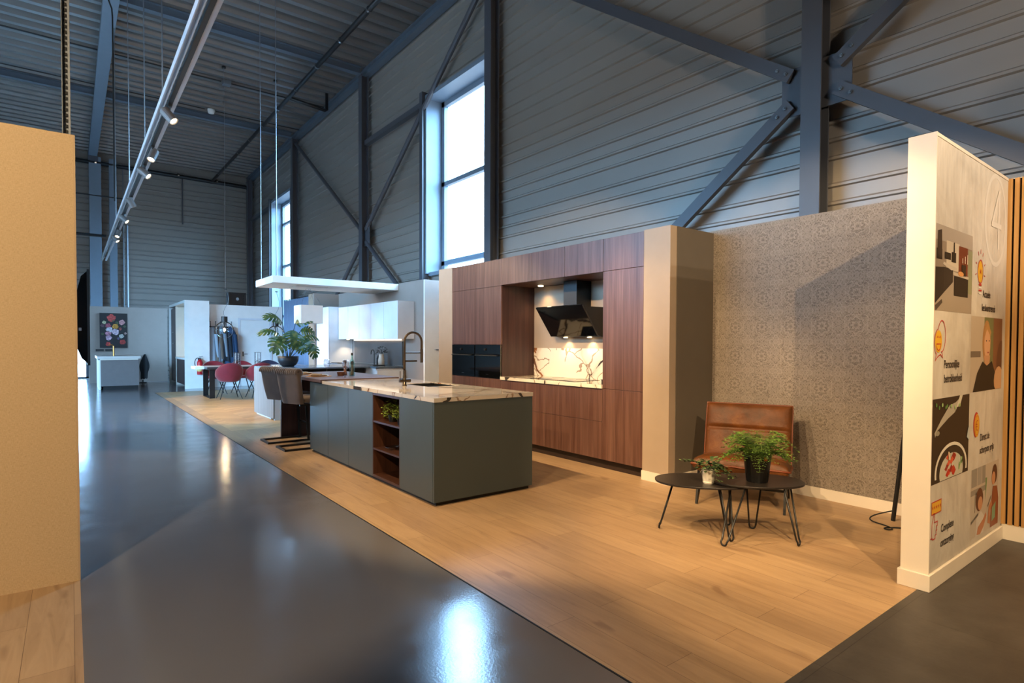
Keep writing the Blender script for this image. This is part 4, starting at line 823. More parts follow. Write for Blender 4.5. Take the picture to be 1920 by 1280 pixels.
# lantern vases on the table
for x, lab in ((3.42, 'left glass lantern with a dark sprig on the dining table'), (3.93, 'right glass lantern with a dark sprig on the dining table')):
    t = thing('glass_lantern', lab, 'lantern', (x, 16.2, .783), 'lanterns on the dining table'); MB().lathe([(.085, 0), (.085, .34)], (x, 16.2, .79), 20).build('glass_cylinder', m_wglass, t, smooth=True)
    mb = MB().tube(arc((x, 16.2, 1.125), .087, 0, 2*PI, 20, (1, 0, 0), (0, 1, 0)), .004, 4).tube(arc((x, 16.2, .80), .087, 0, 2*PI, 20, (1, 0, 0), (0, 1, 0)), .004, 4)
    for k in range(4): mb.tube([(x+.087*math.cos(k*PI/2+.6), 16.2+.087*math.sin(k*PI/2+.6), .785), (x+.087*math.cos(k*PI/2+.6), 16.2+.087*math.sin(k*PI/2+.6), 1.125)], .003, 4)
    mb.build('wire_frame', m_black, t); MB().lathe([(0, 0), (.06, 0), (.065, .05), (0, .06)], (x, 16.2, .785), 16).build('base_pot', pm('terracotta_brown', '6B4630', .7) if 'terracotta_brown' not in bpy.data.materials else bpy.data.materials['terracotta_brown'], t)
    mb = MB(); leafcloud(mb, (x, 16.2, .88), .04, .04, .08, 40, .05, seed=int(x*10)); mb.tube([(x, 16.2, .83), (x+.005, 16.2, 1.1)], .004, 5); mb.build('sprig', pm('dark_sprig', '22301F', .7) if 'dark_sprig' not in bpy.data.materials else bpy.data.materials['dark_sprig'], t, norm=False)
# globe pendants
for x, y, z, lab in ((3.16, 16.35, 1.50, 'left glass globe pendant over the dining table'), (4.43, 16.35, 1.42, 'right glass globe pendant seen through the monstera leaves')):
    t = thing('globe_pendant', lab, 'pendant lamp', (x, y, z), 'globe pendants over the dining table'); R_ = .20
    MB().lathe([(0, -R_)]+[(R_*math.sin(a), -R_*math.cos(a)) for a in (k*PI/14 for k in range(1, 12))], (x, y, z+R_), 26).build('glass_globe', m_pane, t, smooth=True)
    zt = z+2*R_-.02
    MB().lathe([(0, .14), (.075, .14), (.075, .0), (0, .0)], (x, y, zt+.04), 18).build('cap', m_black, t); MB().tube(arc((x, y, z+R_+.01), R_+.012, .15, PI-.15, 20), .013, 8).tube(arc((x, y, z+R_+.01), R_+.012, .15, PI-.15, 20, (0, 1, 0)), .009, 8).build('shade_ring', m_black, t, smooth=True)
    MB().lathe([(0, -.06), (.028, -.035), (.03, 0), (.016, .03), (0, .035)], (x, y, z+R_+.03), 14).build('bulb', m_glow, t, smooth=True); MB().tube([(x, y, z+R_+.06), (x, y, zt+.04)], .014, 8).build('lamp_holder', m_black, t)
    MB().tube(bez([(x, y, zt+.18), (x-.1, y, zt+.5), (x+.28, y, zt+.45), (x+.05, y, zt+.85), (x+.05, y+.1, 2.75+.0)], 18)+[(x+.05, y+.1, 8.5)], .005, 5).build('cable', m_galv, t)
    MB().lathe([(0, 0), (.05, 0), (.05, .04), (0, .04)], (x+.05, y+.1, 8.46), 14).build('ceiling_rose', m_black, t); MB().lathe([(0, -.012), (.035, -.012), (.035, .012), (0, .012)], (x+.05, y+.1, 2.78), 12).build('cable_stop', m_black, t)
    pl = bpy.data.lights.new('bulb_light', 'POINT'); pl.energy = 12; pl.color = WARM; pl.shadow_soft_size = .03; o = bpy.data.objects.new('bulb_light', pl); o.location = (x, y, z+R_-.05); COL.objects.link(o)
# ================================================================ FAR LEFT
S(MB().box(.48, 2.76, 23.9, 24.0, 0, 2.59), 'wall_painting', m_greige)
t = thing('grey_island', 'slate grey kitchen island with a thick pale top at the far left', 'kitchen island', (1.13, 21.4, 0))
MB().box(.68, 1.62, 20.5, 22.2, .1, .86).build('body', m_greyfront, t); MB().box(.64, .68, 20.5, 22.2, 0, .86).build('side_panel', m_white, t); MB().box(.74, 1.6, 20.55, 22.2, 0, .1).build('plinth', m_dark, t); MB().box(.60, 1.66, 20.42, 22.3, .90, .975).build('worktop', pm('pale_stone_top', 'CFC9C2', .3), t); MB().box(.66, 1.6, 20.46, 20.5, .86, .90).build('front_rail', m_panel, t)
t = thing('gold_tap', 'gold kitchen tap on the slate grey island', 'tap', (1.02, 21.2, .975)); MB().tube([(1.03, 21.2, .975), (1.03, 21.2, 1.28)], .022, 10).tube([(1.03, 21.2, 1.27), (.98, 21.15, 1.31), (.90, 21.1, 1.30)], .014, 8).build('tap_body', m_gold, t)
t = thing('flower_picture', 'dark flower still-life canvas on the taupe wall at the far left', 'picture', (1.16, 23.86, 1.19)); MB().box(.78, 1.56, 23.86, 23.9, 1.19, 2.37).build('canvas', pm('dark_canvas', '1C1817', .6), t)
R = random.Random(12); fl_ = [(.42, .86, .16, 'C0463E'), (.80, .74, .11, 'C98C8C'), (.30, .64, .10, 'A04A5A'), (.56, .62, .11, 'C78A2C'), (.34, .53, .12, 'C9BEC4'), (.56, .46, .13, 'D3B8C4'), (.30, .41, .11, 'B87A88'), (.32, .29, .11, 'C9A0B0'), (.78, .34, .09, 'B8B4AA'), (.82, .17, .11, '9A2E26'), (.30, .11, .09, 'C03A34'), (.10, .64, .07, '6A4450'), (.16, .73, .07, 'B8B088'), (.74, .55, .06, '8A3A34'), (.92, .42, .05, 'A08078'), (.10, .40, .05, '4A5A34'), (.62, .73, .06, '3E5034'), (.48, .78, .04, '55663A'), (.66, .27, .05, '5A4A6A'), (.90, .62, .05, '46553A')]
for i, (a, b, rr, c) in enumerate(fl_):
    mb = MB(); cx, cz = .78+.78*a, 1.19+1.18*b
    for k, (sc_, dy) in enumerate(((1, .001), (.72, .002), (.42, .003))):
        n_ = 14; mb.face([(cx+rr*.78*sc_*(1+.16*math.sin(5*q+i+k))*math.cos(q), 23.859-dy, cz+rr*.78*sc_*(1+.16*math.cos(4*q+i))*math.sin(q)) for q in (2*PI*j/n_ for j in range(n_))])
        nm = 'petal_%s_%d' % (c, k)
    m_ = bpy.data.materials.get('paint_'+c) or (lambda s: (s.set(.6), s.col(s.ramp(s.noise(s.coord(), 26, 3), [(.35, [v*.5 for v in lin(c)[:3]]), (.6, c), (.75, [min(1, v*1.5+.05) for v in lin(c)[:3]])])), s.m)[2])(N('paint_'+c)); mb.build('painted_bloom', m_, t, norm=False)
for a, b, s in ((.665, .89, 'left'), (.93, 1.16, 'right')): tag(MB().box(a, b, 23.88, 23.9, 1.075, 1.15).build('wall_vent', pm('vent_dark', '2A2522', .6) if 'vent_dark' not in bpy.data.materials else bpy.data.materials['vent_dark'], bevel=.003), 'small dark rectangular wall socket strip below the picture, %s one' % s, 'socket', 'socket strips below the picture')
t = thing('hanging_towel', 'black towel hanging on the taupe wall', 'towel', (2.08, 23.8, .1))
def tw(uu, vv):
    a = 2*PI*uu; wd = .03+.10*math.sin(min(1, (1-vv)*1.35)*PI*.78)+.0; return Vector((2.06+wd*math.cos(a)*(1+.18*math.sin(4*a+5*vv))-.03*(1-vv), 23.83+.045*math.sin(a)*(1+.3*math.sin(3*a)), .12+.84*vv+.03*math.sin(3*a)*(1-vv)))
MB().grid(tw, 30, 16, True).build('cloth', pm('black_towel', '0E0E10', .95), t, smooth=True); MB().tube([(2.07, 23.9, .96), (2.07, 23.82, .97)], .01, 6).build('hook', m_chrome, t)
tag(MB().lathe([(0, 0), (.12, 0), (.12, .02), (.02, .03), (.02, .1), (0, .1)], (1.95, 23.3, 0), 16).build('floor_stop', m_black), 'small black floor stand below the towel', 'stand')
# ceiling details
t = thing('motion_sensor', 'white dome sensor under the roof deck', 'sensor', (3.47, 19.64, 8.36)); MB().lathe([(0, 0), (.08, .02), (.1, .09), (.1, .14), (0, .14)], (3.47, 19.64, 8.34), 16).build('dome', m_white, t, smooth=True)
t = thing('junction_box', 'grey junction box under the roof deck', 'junction box', (3.44, 17.3, 8.38)); MB().box(3.34, 3.54, 17.2, 17.4, 8.38, 8.5).build('box', m_galv, t, bevel=.01)
t = thing('roof_conduit', 'thin black conduit crossing below the roof deck', 'pipe', (3, 17.3, 8.42)); MB().tube([(-3, 17.3, 8.45), (3.3, 17.3, 8.45)], .018, 6).tube([(3.5, 17.3, 8.45), (6.1, 17.3, 8.45)], .018, 6).tube([(-3, 19.64, 8.45), (3.3, 19.64, 8.45)], .014, 6).tube([(3.6, 19.64, 8.45), (6.1, 19.64, 8.45)], .014, 6).build('conduit', m_blk_pipe, t)
# ================================================================ LOUNGE CORNER
def oval(c, a, b, ang, z, th, n=48, e=2.25):
    pts = []
    for k in range(n):
        q = 2*PI*k/n; x = a*math.copysign(abs(math.cos(q))**(2/e), math.cos(q)); y = b*math.copysign(abs(math.sin(q))**(2/e), math.sin(q))
        pts.append((c[0]+x*math.cos(ang)-y*math.sin(ang), c[1]+x*math.sin(ang)+y*math.cos(ang), z))
    return pts
m_tabletop = pm('black_stained_wood', '221D1A', .35, var=.25, vs=20)
def coffee(lab, c, a, b, ang, z, feet):
    t = thing('coffee_table', lab, 'coffee table', (c[0], c[1], 0), 'coffee tables'); MB().prism(oval(c, a, b, ang, z-.014, 0), (0, 0, .014)).build('table_top', m_tabletop, t, bevel=.003)
    for fx_, fy_ in feet:
        F_ = Vector((fx_, fy_, .007)); C_ = Vector((c[0], c[1], z-.014)); d = Vector((F_.x-C_.x, F_.y-C_.y, 0)).normalized(); sd = Vector((-d.y, d.x, 0))
        T_ = C_+d*min(.22, ((F_.x-C_.x)**2+(F_.y-C_.y)**2)**.5-.06); q = []
        q.append(T_+sd*.055); q.append(F_.lerp(T_, .10)+sd*.024); q += [F_+sd*.022*math.cos(k*PI/8)+Vector((0, 0, .022-.022*math.sin(k*PI/8))) for k in range(9)]; q.append(F_.lerp(T_, .10)-sd*.024); q.append(T_-sd*.055)
        MB().tube(q, .0065, 8).build('hairpin_leg', m_black, t, smooth=True)
coffee('left black oval hairpin coffee table with the small white pot', (3.72, 2.50), .36, .235, -.80, .392, ((3.533, 2.765), (3.70, 2.265), (4.01, 2.49)))
coffee('right black oval hairpin coffee table with the large black pot', (3.96, 2.235), .33, .225, -.72, .410, ((3.572, 2.245), (3.993, 1.933), (4.086, 2.33)))
t = thing('white_pot_plant', 'small trailing plant in a white pot on the left coffee table', 'potted plant', (3.66, 2.43, .392)); pc = (3.66, 2.43, .392)
MB().lathe([(0, 0), (.036, 0), (.040, .012), (.038, .014), (.050, .088), (.052, .09), (.052, .10), (.048, .10), (.045, .085), (0, .08)], pc, 28).build('pot', pm('white_ceramic', 'E3DCCB', .4), t, smooth=False)
mb = MB(); R = random.Random(2); leafcloud(mb, (pc[0], pc[1], pc[2]+.115), .085, .085, .075, 170, .036, .5, 9)
for a in range(7):
    q = R.uniform(0, 6.28) if a > 2 else (2.3, -1.0, -.7)[a]; L_ = R.uniform(.1, .16) if a > 2 else .17; e = Vector((pc[0]+math.cos(q)*L_, pc[1]+math.sin(q)*L_, pc[2]+(.15 if a == 0 else .05)))
    pp = bez([(pc[0], pc[1], pc[2]+.1), (pc[0]+math.cos(q)*L_*.5, pc[1]+math.sin(q)*L_*.5, pc[2]+.17), e], 6); mb.tube(pp, .0015, 4)
    for w in pp[2:]: leafcloud(mb, w, .018, .018, .012, 5, .034, .5, a)
mb.build('foliage', m_ivy, t, norm=False)
t = thing('fern_plant', 'green fern in a tall black pot on the right coffee table', 'potted plant', (3.93, 2.21, .41)); pc = (3.93, 2.21, .410)
MB().lathe([(0, 0), (.072, 0), (.076, .02), (.098, .205), (.100, .207), (.100, .215), (.094, .215), (.090, .19), (0, .185)], pc, 32).build('pot', pm('black_plastic_pot', '0C0C0D', .4), t); tag_ = MB().box(-.012, .012, -.001, .001, 0, .028).xf(Matrix.Translation((3.885, 2.121, .575))@Matrix.Rotation(-.5, 4, 'Z')).build('tag', pm('orange_tag', 'C4501C', .5), t)
mb = MB(); R = random.Random(21)
for i in range(80):
    a = R.uniform(0, 2*PI); L_ = R.uniform(.12, .23); up = R.uniform(.05, .16) if i % 3 else R.uniform(.14, .2)
    d = Vector((math.cos(a), math.sin(a), 0)); sd = Vector((-d.y, d.x, 0)); b0 = Vector((pc[0], pc[1], pc[2]+.19))+d*.04
    fr = bez([b0, b0+d*L_*.4+Vector((0, 0, up*1.3)), b0+d*L_+Vector((0, 0, up-.07-(.05 if L_ > .19 else 0)))], 14); mb.tube(fr, .0012, 3)
    for k in range(3, 15):
        p = fr[k]; w = .052*math.sin(PI*(k-1)/14.5)+.006
        for s in (-1, 1):
            for j in range(3):
                q0 = p+sd*s*w*(j/3)+d*.004*j; q1 = p+sd*s*w*((j+1)/3)+d*(.006+.004*j)+Vector((0, 0, R.uniform(-.008, .006)))
                mb.face([q0, q0.lerp(q1, .5)+d*.009, q1, q0.lerp(q1, .5)-d*.007])
mb.build('foliage', m_fern, t, norm=False)
# armchair ------------------------------------------------------------
t = thing('lounge_armchair', 'cognac leather lounge chair with a stitched square back', 'armchair', (4.75, 2.82, 0))
bl = Vector((4.90, 3.27, 0)); br_ = Vector((5.20, 2.59, 0)); ws = (br_-bl).normalized(); fw = Vector((-ws.y*-1, ws.x*-1, 0)); fw = Vector((ws.y, -ws.x, 0)); 
if fw.x > 0: fw = -fw
def cush(P0, ex, ey, nrm, w, h, th, seamv, nm, seed):
    """stitched cushion: P0 corner, ex width dir, ey height dir"""
    R = random.Random(seed); ph = [R.uniform(0, 6) for _ in range(8)]
    def puff(a, b):
        e = (max(0, 1-abs(2*a-1)**6)**.45)*(max(0, 1-abs(2*b-1)**6)**.45); s1 = 1-.55*math.exp(-((b-seamv)/.018)**2); s2 = 1-.16*math.exp(-((a-.5)/.10)**2-((b-seamv)/.2)**2)
        wr = .04*math.sin(28*b+5*math.sin(4*a+ph[0])+ph[1])*(1-abs(2*a-1))*.6+.05*math.sin(16*a+6*b+ph[2])*math.exp(-(min(b, 1-b)/.22)**2)
        return e*s1*s2*(1+wr)
    n1, n2 = 44, 40; mb = MB(); grids = []
    for sg in (1, -1):
        g = [[None]*n2 for _ in range(n1)]
        for i in range(n1):
            for j in range(n2):
                a, b = i/(n1-1), j/(n2-1); co = P0+ex*w*a+ey*h*b+nrm*sg*(th*.5*puff(a, b)+.006)
                g[i][j] = mb.bm.verts.new(co)
        for i in range(n1-1):
            for j in range(n2-1):
                q = (g[i][j], g[i+1][j], g[i+1][j+1], g[i][j+1]); mb.bm.faces.new(q if sg > 0 else q[::-1])
        grids.append(g)
    A, B = grids
    per = [(i, 0) for i in range(n1)]+[(n1-1, j) for j in range(1, n2)]+[(i, n2-1) for i in range(n1-2, -1, -1)]+[(0, j) for j in range(n2-2, 0, -1)]
    for k in range(len(per)):
        p, q = per[k], per[(k+1) % len(per)]; mb.bm.faces.new((A[p[0]][p[1]], A[q[0]][q[1]], B[q[0]][q[1]], B[p[0]][p[1]]))
    c_ = mb.build(nm, m_leather, t, smooth=True)
    mb = MB(); L2 = [P0, P0+ex*w, P0+ex*w+ey*h, P0+ey*h]; ring = []
    for k in range(4):
        for q in range(10): ring.append(L2[k].lerp(L2[(k+1) % 4], q/10)+nrm*.004*math.sin(q*1.3))
    mb.tube(ring, .008, 6, closed=True).build('piping', pm('dark_cognac_piping', '6E3418', .5) if 'dark_cognac_piping' not in bpy.data.materials else bpy.data.materials['dark_cognac_piping'], c_, smooth=True)
up_ = (Vector((0, 0, 1))-fw*.30).normalized(); nrm = ws.cross(up_).normalized()
if nrm.dot(fw) < 0: nrm = -nrm
tl = bl+Vector((0, 0, .835)); Hc = .60
cush(tl-up_*Hc, ws, up_, nrm, (br_-bl).length, Hc, .15, .60, 'back_cushion', 3)
s0 = tl-up_*(Hc-.02)+fw*.02; s0.z = .315; fs = (fw+Vector((0, 0, .10))).normalized(); ns = ws.cross(fs).normalized(); ns = ns if ns.z > 0 else -ns
cush(s0-ws*.015, ws, fs, ns, (br_-bl).length+.03, .50, .15, .5, 'seat_cushion', 8)
mb = MB()
for s in (.03, .97):
    P = bl.lerp(br_, s); f0 = P+fw*.62; f1 = P+fw*.02
    mb.bar((f0.x, f0.y, 0), (f0.x-fw.x*.10, f0.y-fw.y*.10, .30), .018, .03).bar((f0.x, f0.y, .01), (f0.x-fw.x*.30, f0.y-fw.y*.30, .28), .018, .03).bar((f1.x, f1.y, 0), (f1.x+fw.x*.16, f1.y+fw.y*.16, .27), .018, .03).bar((f0.x-fw.x*.08, f0.y-fw.y*.08, .30), (f1.x+fw.x*.12, f1.y+fw.y*.12, .235), .018, .02)
a = bl.lerp(br_, .03)+fw*.30; b = bl.lerp(br_, .97)+fw*.30; mb.bar((a.x, a.y, .12), (b.x, b.y, .12), .02, .02)
a = bl.lerp(br_, .03)+fw*.30; mb.bar((a.x, a.y, .12), (a.x, a.y, .26), .018, .018); mb.bar((b.x, b.y, .12), (b.x, b.y, .26), .018, .018)
mb.build('frame', m_black, t)
# leaning lamp pole and cable
t = thing('floor_lamp', 'black pole of a floor lamp half hidden by the cream panel', 'floor lamp', (5.18, 1.767, 0)); MB().tube([(5.178, 1.767, 0), (5.245, 1.70, .9), (5.27, 1.60, 1.5)], .016, 10).build('pole', m_black, t); MB().lathe([(.02, .0), (.08, -.14), (.078, -.14), (.015, 0)], (5.27, 1.58, 1.52), 18).build('lamp_shade', m_black, t)
MB().tube(bez([(5.178, 1.767, .08), (5.10, 1.95, .01), (5.0, 1.90, .008), (4.98, 1.78, .008)], 10)+bez([(4.98, 1.78, .008), (4.95, 1.68, .008), (4.90, 1.62, .008), (4.84, 1.66, .008), (4.80, 1.80, .009), (4.93, 1.80, .009), (5.02, 1.62, .009), (5.08, 1.50, .008)], 22), .005, 6).build('power_cable', m_rubber, t)
# ================================================================ POSTER PRINT
Y0 = 1.132
pp = thing('wall_poster', 'large printed banner with kitchen photos, icons and Dutch slogans', 'poster', (4.6, 1.131, .1))
def pmat(c, rough=.55):
    n_ = 'print_'+c; return bpy.data.materials.get(n_) or pm(n_, c, rough, var=.03)
bk = N('printed_banner'); bk.set(.5); v = bk.coord(); bk.col(bk.ramp(bk.noise(v, 2.2, 6, .65, .6), [(.3, 'AFA79D'), (.55, 'C6BFB5'), (.8, 'D6D0C8')])); bk.bump(bk.noise(bk.coord((5, 1, 1.6)), 1.5, 2), .5, .03)
base = MB().box(3.858, 5.322, Y0, Y0+.006, .10, 2.565).build('banner', bk.m, pp)
LV = [0]
def poly(pts, c, name='print_shape', lvl=1, par=None):
    return MB().face([(x, Y0-.0008*lvl, z) for x, z in pts]).build(name, pmat(c), par or base, norm=False)
def rc(x0, x1, z0, z1): return [(x0, z0), (x1, z0), (x1, z1), (x0, z1)]
def ell(cx, cz, a, b, n=28, rot=0): return [(cx+a*math.cos(q)*math.cos(rot)-b*math.sin(q)*math.sin(rot), cz+a*math.cos(q)*math.sin(rot)+b*math.sin(q)*math.cos(rot)) for q in (2*PI*k/n for k in range(n))]
def strip(pts, w, c, name='line', lvl=2, closed=False, par=None):
    mb = MB(); y = Y0-.0008*lvl; n = len(pts); V = []
    for i in range(n):
        p = Vector(pts[i]); a = Vector(pts[i-1]) if (i or closed) else p; b = Vector(pts[(i+1) % n]) if (i < n-1 or closed) else p
        d1 = (p-a).normalized() if (p-a).length > 1e-6 else (b-p).normalized(); d2 = (b-p).normalized() if (b-p).length > 1e-6 else d1
        m = (d1+d2); m = m.normalized() if m.length > .2 else d2; k = 1/max(.5, m.dot(d1)); q = Vector((-m.y, m.x))*w/2*k
        V.append((mb.bm.verts.new((p.x-q.x, y, p.y-q.y)), mb.bm.verts.new((p.x+q.x, y, p.y+q.y))))
    for i in range(n if closed else n-1): A, B = V[i], V[(i+1) % n]; mb.bm.faces.new((A[0], B[0], B[1], A[1]))
    return mb.build(name, pmat(c), par or base, norm=False)
def photo(name, x0, x1, z0, z1, bgc):
    p = MB().face([(x, Y0-.0004, z) for x, z in rc(x0, x1, z0, z1)]).build(name, pmat(bgc), pp, norm=False)
    cnt = [0]
    def dr(shape, c, lvl=1, nm='image_area'):
        cnt[0] += 1; q = []
        for a, b in shape:
            v = (x0+(x1-x0)*min(1, max(0, a)), Y0-.0004-.00012*cnt[0], z0+(z1-z0)*min(1, max(0, b)))
            if not q or (Vector(v)-Vector(q[-1])).length > 1e-4: q.append(v)
        if (Vector(q[0])-Vector(q[-1])).length < 1e-4: q.pop()
        return MB().face(q).build(nm, pmat(c), p, norm=False)
    return p, dr
# kitchen photo
p, d = photo('kitchen_photo', 3.862, 4.53, 1.595, 2.085, '8A7B6C')
d(rc(0, 1, 0, .36), '9A8C7C'); d(rc(0, 1, .82, 1), 'A2968A', 1); d(rc(.27, .62, .50, .84), 'C2B4A0', 2); d(rc(.60, .86, .42, .82), '6A2E18', 2); d(rc(.88, 1, .25, .80), '8A8A6A', 2)
d([(0, .08), (.22, .22), (.22, .52), (0, .50)], '1E1A18', 3); d([(.22, .22), (.45, .36), (.45, .52), (.22, .52)], '2A2420', 3); d(rc(.48, .88, .20, .44), '1A1614', 4); d([(.45, .45), (.88, .43), (.90, .46), (.45, .49)], 'B9AC9C', 5); d([(.18, .55), (.40, .50), (.56, .52), (.56, .54), (.2, .58)], 'B9AC9C', 5)
d(rc(.02, .16, .60, .72), '1A1614', 4); d([(.04, .66), (.16, .62), (.14, .95), (.04, .92)], '2E2622', 4); d(rc(.22, .38, .62, .70), '15110F', 5); d(rc(.40, .52, .60, .72), '15110F', 5); d(rc(.45, .48, .72, .84), '15110F', 5)
for k in range(3): d(rc(.70+.07*k, .715+.07*k, .62, .68+.03*k), 'E8D8C0', 6, 'pendant_image')
d(rc(.68, .80, .46, .60), '241812', 5); d([(.02, .0), (.18, .10), (.16, .14), (0, .06)], '4A4038', 3); d(ell(.66, .48, .08, .03, 12), 'C88C54', 6)
# portrait
p, d = photo('portrait_photo', 4.535, 5.245, 1.095, 1.585, 'B4A593')
d(rc(.40, 1, 0, 1), '6E7048', 1); d(rc(.70, 1, 0, 1), '7A5034', 2); d(rc(0, .30, .46, .54), '6E6258', 1); d(ell(.48, .66, .13, .30, 24), 'A87A4A', 3, 'hair_image'); d(ell(.50, .64, .095, .21, 24), 'CFA07C', 4, 'face_image'); d([(.42, .34), (.58, .34), (.60, .48), (.41, .48)], 'C0906C', 3, 'neck_image')
d([(.08, 0), (.20, .25), (.36, .40), (.50, .34), (.66, .40), (.80, .20), (.82, 0)], '181412', 5, 'shirt_image'); d(ell(.47, .68, .015, .012, 8), '3A2A20', 5); d(ell(.56, .68, .015, .012, 8), '3A2A20', 5); d(ell(.53, .52, .03, .012, 8), '9A4A3A', 5); d([(.40, .82), (.50, .93), (.62, .80), (.60, .74), (.48, .84), (.42, .74)], 'B08450', 6, 'fringe_image')
d(ell(.98, .35, .16, .34, 20), '5E3A24', 4); d(ell(.90, .12, .16, .20, 16), 'C79C74', 5)
# food photo
p, d = photo('food_photo', 3.862, 4.53, .60, 1.09, '2A1F18')
d([(.08, .55), (.12, .62), (.40, .74), (.58, .80), (.74, .93), (.70, .96), (.60, .92), (.44, .90), (.22, .74), (.06, .60)], 'A9A294', 2, 'fish_image'); d(ell(.14, .59, .05, .03, 10), '8C8676', 3); d([(.62, .86), (.72, .86), (.80, 1.0), (.72, 1.0)], 'C6C0AE', 3)
d([q for q in ell(.52, .10, .44, .34, 40) if q[1] >= 0]+[], 'D8D2C4', 2, 'plate_rim_image'); d([q for q in ell(.52, .10, .40, .30, 40) if q[1] >= 0], '2C241E', 3, 'plate_image'); d([q for q in ell(.52, .08, .32, .23, 40) if q[1] >= 0], 'BDB8A8', 4, 'sauce_image')
R = random.Random(4)
for k in range(14): a, b = R.uniform(.36, .60), R.uniform(.05, .30); d([(a-.05, b-.02), (a, b-.05), (a+.06, b+.01), (a+.02, b+.05)], ('B5301E', 'D0563A', '8E2418')[k % 3], 5+k % 3, 'shrimp_image')
for k in range(16): a, b = (R.uniform(.66, .80), R.uniform(.08, .22)) if k < 8 else (R.uniform(.05, .7), R.uniform(.86, .97)); d(ell(a, b, .02, .025, 7), ('4F7A3E', '9AB87A')[k % 2], 8, 'herb_image')
d([(.92, .45), (1, .40), (1, .60), (.96, .56)], 'B8C0C0', 2); d([(.40, .34), (.44, .33), (.46, .22), (.42, .24)], 'D8C0A0', 9)
# family photo
p, d = photo('family_photo', 4.60, 5.235, .135, .59, 'B8AC9E')
d(rc(0, .52, .62, .70), '8C857C', 1); d(rc(.02, .2, .74, 1), '8E8880', 2); d(rc(.22, .36, .74, 1), '9A948C', 2); d(rc(.38, .5, .74, 1), '8E8880', 2); d([(.52, .45), (.56, .80), (.50, .80)], '6A8A5A', 2)
d(ell(.30, .52, .13, .17, 20), '5E3420', 4, 'hair_image'); d(ell(.33, .46, .08, .10, 18), 'C08A66', 5, 'face_image'); d([(.18, .0), (.20, .26), (.36, .34), (.48, .24), (.46, 0)], 'C9C2BA', 4, 'shirt_image'); d([(.22, .02), (.26, .12), (.44, .20), (.54, .28), (.56, .22), (.46, .08), (.34, 0)], 'B4744E', 6, 'arm_image')
d(ell(.84, .80, .10, .15, 20), '54301E', 4, 'hair_image'); d(ell(.80, .74, .07, .10, 18), 'C08A66', 5, 'face_image'); d([(.70, 0), (.72, .34), (.78, .62), (.94, .60), (1, .4), (1, 0)], '8A4A2A', 4, 'shirt_image'); d([(.76, .30), (.90, .36), (.88, .12), (.76, .08)], '7A9A7A', 6); d([(.60, .10), (.64, .34), (.74, .42), (.76, .34), (.68, .26), (.70, .06)], 'B4744E', 6, 'arm_image'); d([(.58, .36), (.72, .50), (.73, .48), (.60, .34)], '6A5A4A', 7)
d([(.02, .26), (.26, .34), (.26, .30), (.02, .22)], '5A544C', 2); strip([(4.69, .30), (4.69, .40), (4.71, .43), (4.73, .40), (4.73, .36)], .006, '3A3632', 'tap_line', 3)
# icons
RED = 'B8342A'; YEL = 'D9A62C'
b = poly(ell(4.70, 1.875, .050, .070), YEL, 'bulb_icon', 2); strip(ell(4.70, 1.875, .056, .076), .007, RED, 'icon_outline', 3, True, b)
for k in range(4): strip([(4.67, 1.79-.018*k), (4.73, 1.79-.018*k)], .010, (RED, 'E8E0D8')[k % 2], 'bulb_base_line', 3, False, b)
for q in (20, 60, 90, 120, 160, -15, 195): a = math.radians(q); strip([(4.70+.085*math.cos(a), 1.885+.105*math.sin(a)), (4.70+.108*math.cos(a), 1.885+.135*math.sin(a))], .007, RED, 'ray_line', 3, False, b)
strip([(4.685, 1.86), (4.69, 1.89), (4.70, 1.87), (4.71, 1.89), (4.715, 1.86)], .005, RED, 'filament_line', 4, False, b)
b = poly(ell(3.935, 1.42, .058, .064), YEL, 'smile_icon', 2); strip(ell(3.985, 1.45, .065, .09, 30)[22:30]+ell(3.985, 1.45, .065, .09, 30)[:14], .006, RED, 'bubble_outline', 3, False, b)
strip([(3.91+.065*math.cos(a)+.02, 1.415+.075*math.sin(a)) for a in [math.radians(q) for q in range(100, 255, 12)]]+[(3.885, 1.31), (3.93, 1.335), (3.97, 1.345), (4.01, 1.325), (3.995, 1.36)], .006, RED, 'bubble_outline', 3, False, b)
strip([(3.90, 1.405)]+[(3.935+.035*math.cos(a), 1.405+.036*math.sin(a)) for a in [math.radians(q) for q in range(180, 361, 20)]]+[(3.90, 1.405)], .006, RED, 'mouth_line', 3, False, b)
for x in (3.918, 3.955): strip([(x-.012, 1.44), (x, 1.45), (x+.012, 1.44)], .005, RED, 'eye_line', 3, False, b)
b = poly(ell(4.695, .875, .055, .075), YEL, 'coin_icon', 3); poly(ell(4.680, .880, .060, .083), RED, 'coin_rim', 2, b); strip(ell(4.695, .875, .045, .063), .004, RED, 'coin_ring', 4, True, b)
strip([(4.695+.022*math.cos(a), .875+.032*math.sin(a)) for a in [math.radians(q) for q in range(60, 301, 20)]], .006, RED, 'euro_line', 5, False, b); strip([(4.664, .883), (4.70, .883)], .005, RED, 'euro_line', 5, False, b); strip([(4.664, .868), (4.70, .868)], .005, RED, 'euro_line', 5, False, b)
b = poly(rc(3.875, 4.035, .43, .50), YEL, 'rating_icon', 2); strip(rc(3.875, 4.035, .43, .50), .006, RED, 'icon_outline', 3, True, b)
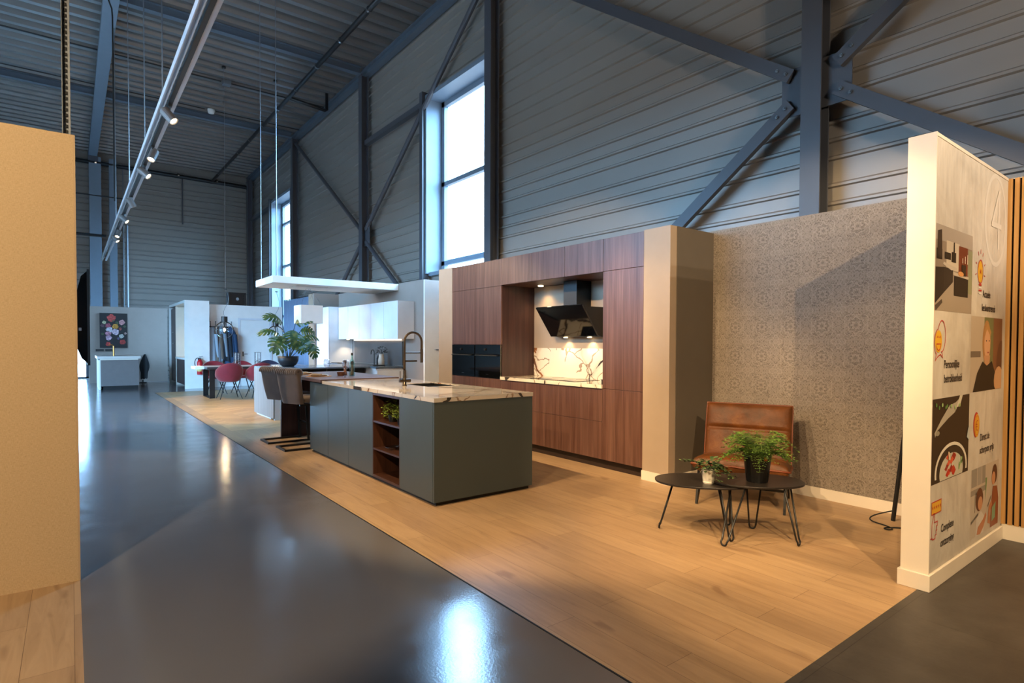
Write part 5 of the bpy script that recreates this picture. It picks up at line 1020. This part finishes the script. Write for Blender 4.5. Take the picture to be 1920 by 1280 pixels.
for k in range(5):
    cx = 3.893+.031*k; poly([(cx+(.011 if j % 2 == 0 else .005)*math.cos(PI/2+j*PI/5), .467+(.014 if j % 2 == 0 else .006)*math.sin(PI/2+j*PI/5)) for j in range(10)], RED, 'star_mark', 3, b)
strip([(3.862, .295), (3.885, .295), (3.885, .37), (3.90, .40), (3.91, .435), (3.925, .43), (3.925, .38), (3.975, .38), (3.975, .355), (3.96, .355), (3.97, .33), (3.955, .33), (3.96, .305), (3.94, .305), (3.94, .285), (3.90, .285), (3.885, .30)], .006, RED, 'thumb_line', 3, False, b)
# slogans
def text(s, x, z, size, sx=1):
    c = bpy.data.curves.new('slogan', 'FONT'); c.body = s; c.size = size; c.extrude = 0; c.offset = .0012; c.space_character = .96
    o = bpy.data.objects.new('tmp', c); COL.objects.link(o); dg = bpy.context.evaluated_depsgraph_get(); me = bpy.data.meshes.new_from_object(o.evaluated_get(dg)); bpy.data.objects.remove(o)
    me.transform(Matrix.Translation(Vector((x, Y0-.002, z))-ORG[pp.name]) @ Matrix.Rotation(PI/2, 4, 'X') @ Matrix.Diagonal((sx, 1, 1, 1)))
    me.materials.clear(); me.materials.append(pmat('2E2A28')); q = bpy.data.objects.new('slogan_text', me); COL.objects.link(q); q.parent = pp; q['label'] = 'dark lettering "%s"' % s
for s, x, z in (('Actuele', 4.76, 1.715), ('keukentrends', 4.75, 1.625), ('Persoonlijke', 4.035, 1.265), ('betrokkenheid', 4.04, 1.18), ('Direct de', 4.77, .765), ('scherpste prijs', 4.77, .68), ('Complete', 4.04, .300), ('ontzorging', 4.035, .215)): text(s, x, z, .066, .88)
# faint circle-and-four watermark
strip(ell(5.03, 2.25, .24, .30, 40), .03, 'D2CCC4', 'circle_mark', 1, True); poly([(5.08, 2.06), (5.12, 2.06), (5.12, 2.46), (5.08, 2.46)], 'D2CCC4', 'numeral_mark', 2); poly([(4.93, 2.20), (5.16, 2.20), (5.16, 2.235), (4.93, 2.235)], 'D2CCC4', 'numeral_mark', 3); poly([(4.93, 2.235), (4.975, 2.235), (5.12, 2.46), (5.08, 2.46)], 'D2CCC4', 'numeral_mark', 4)
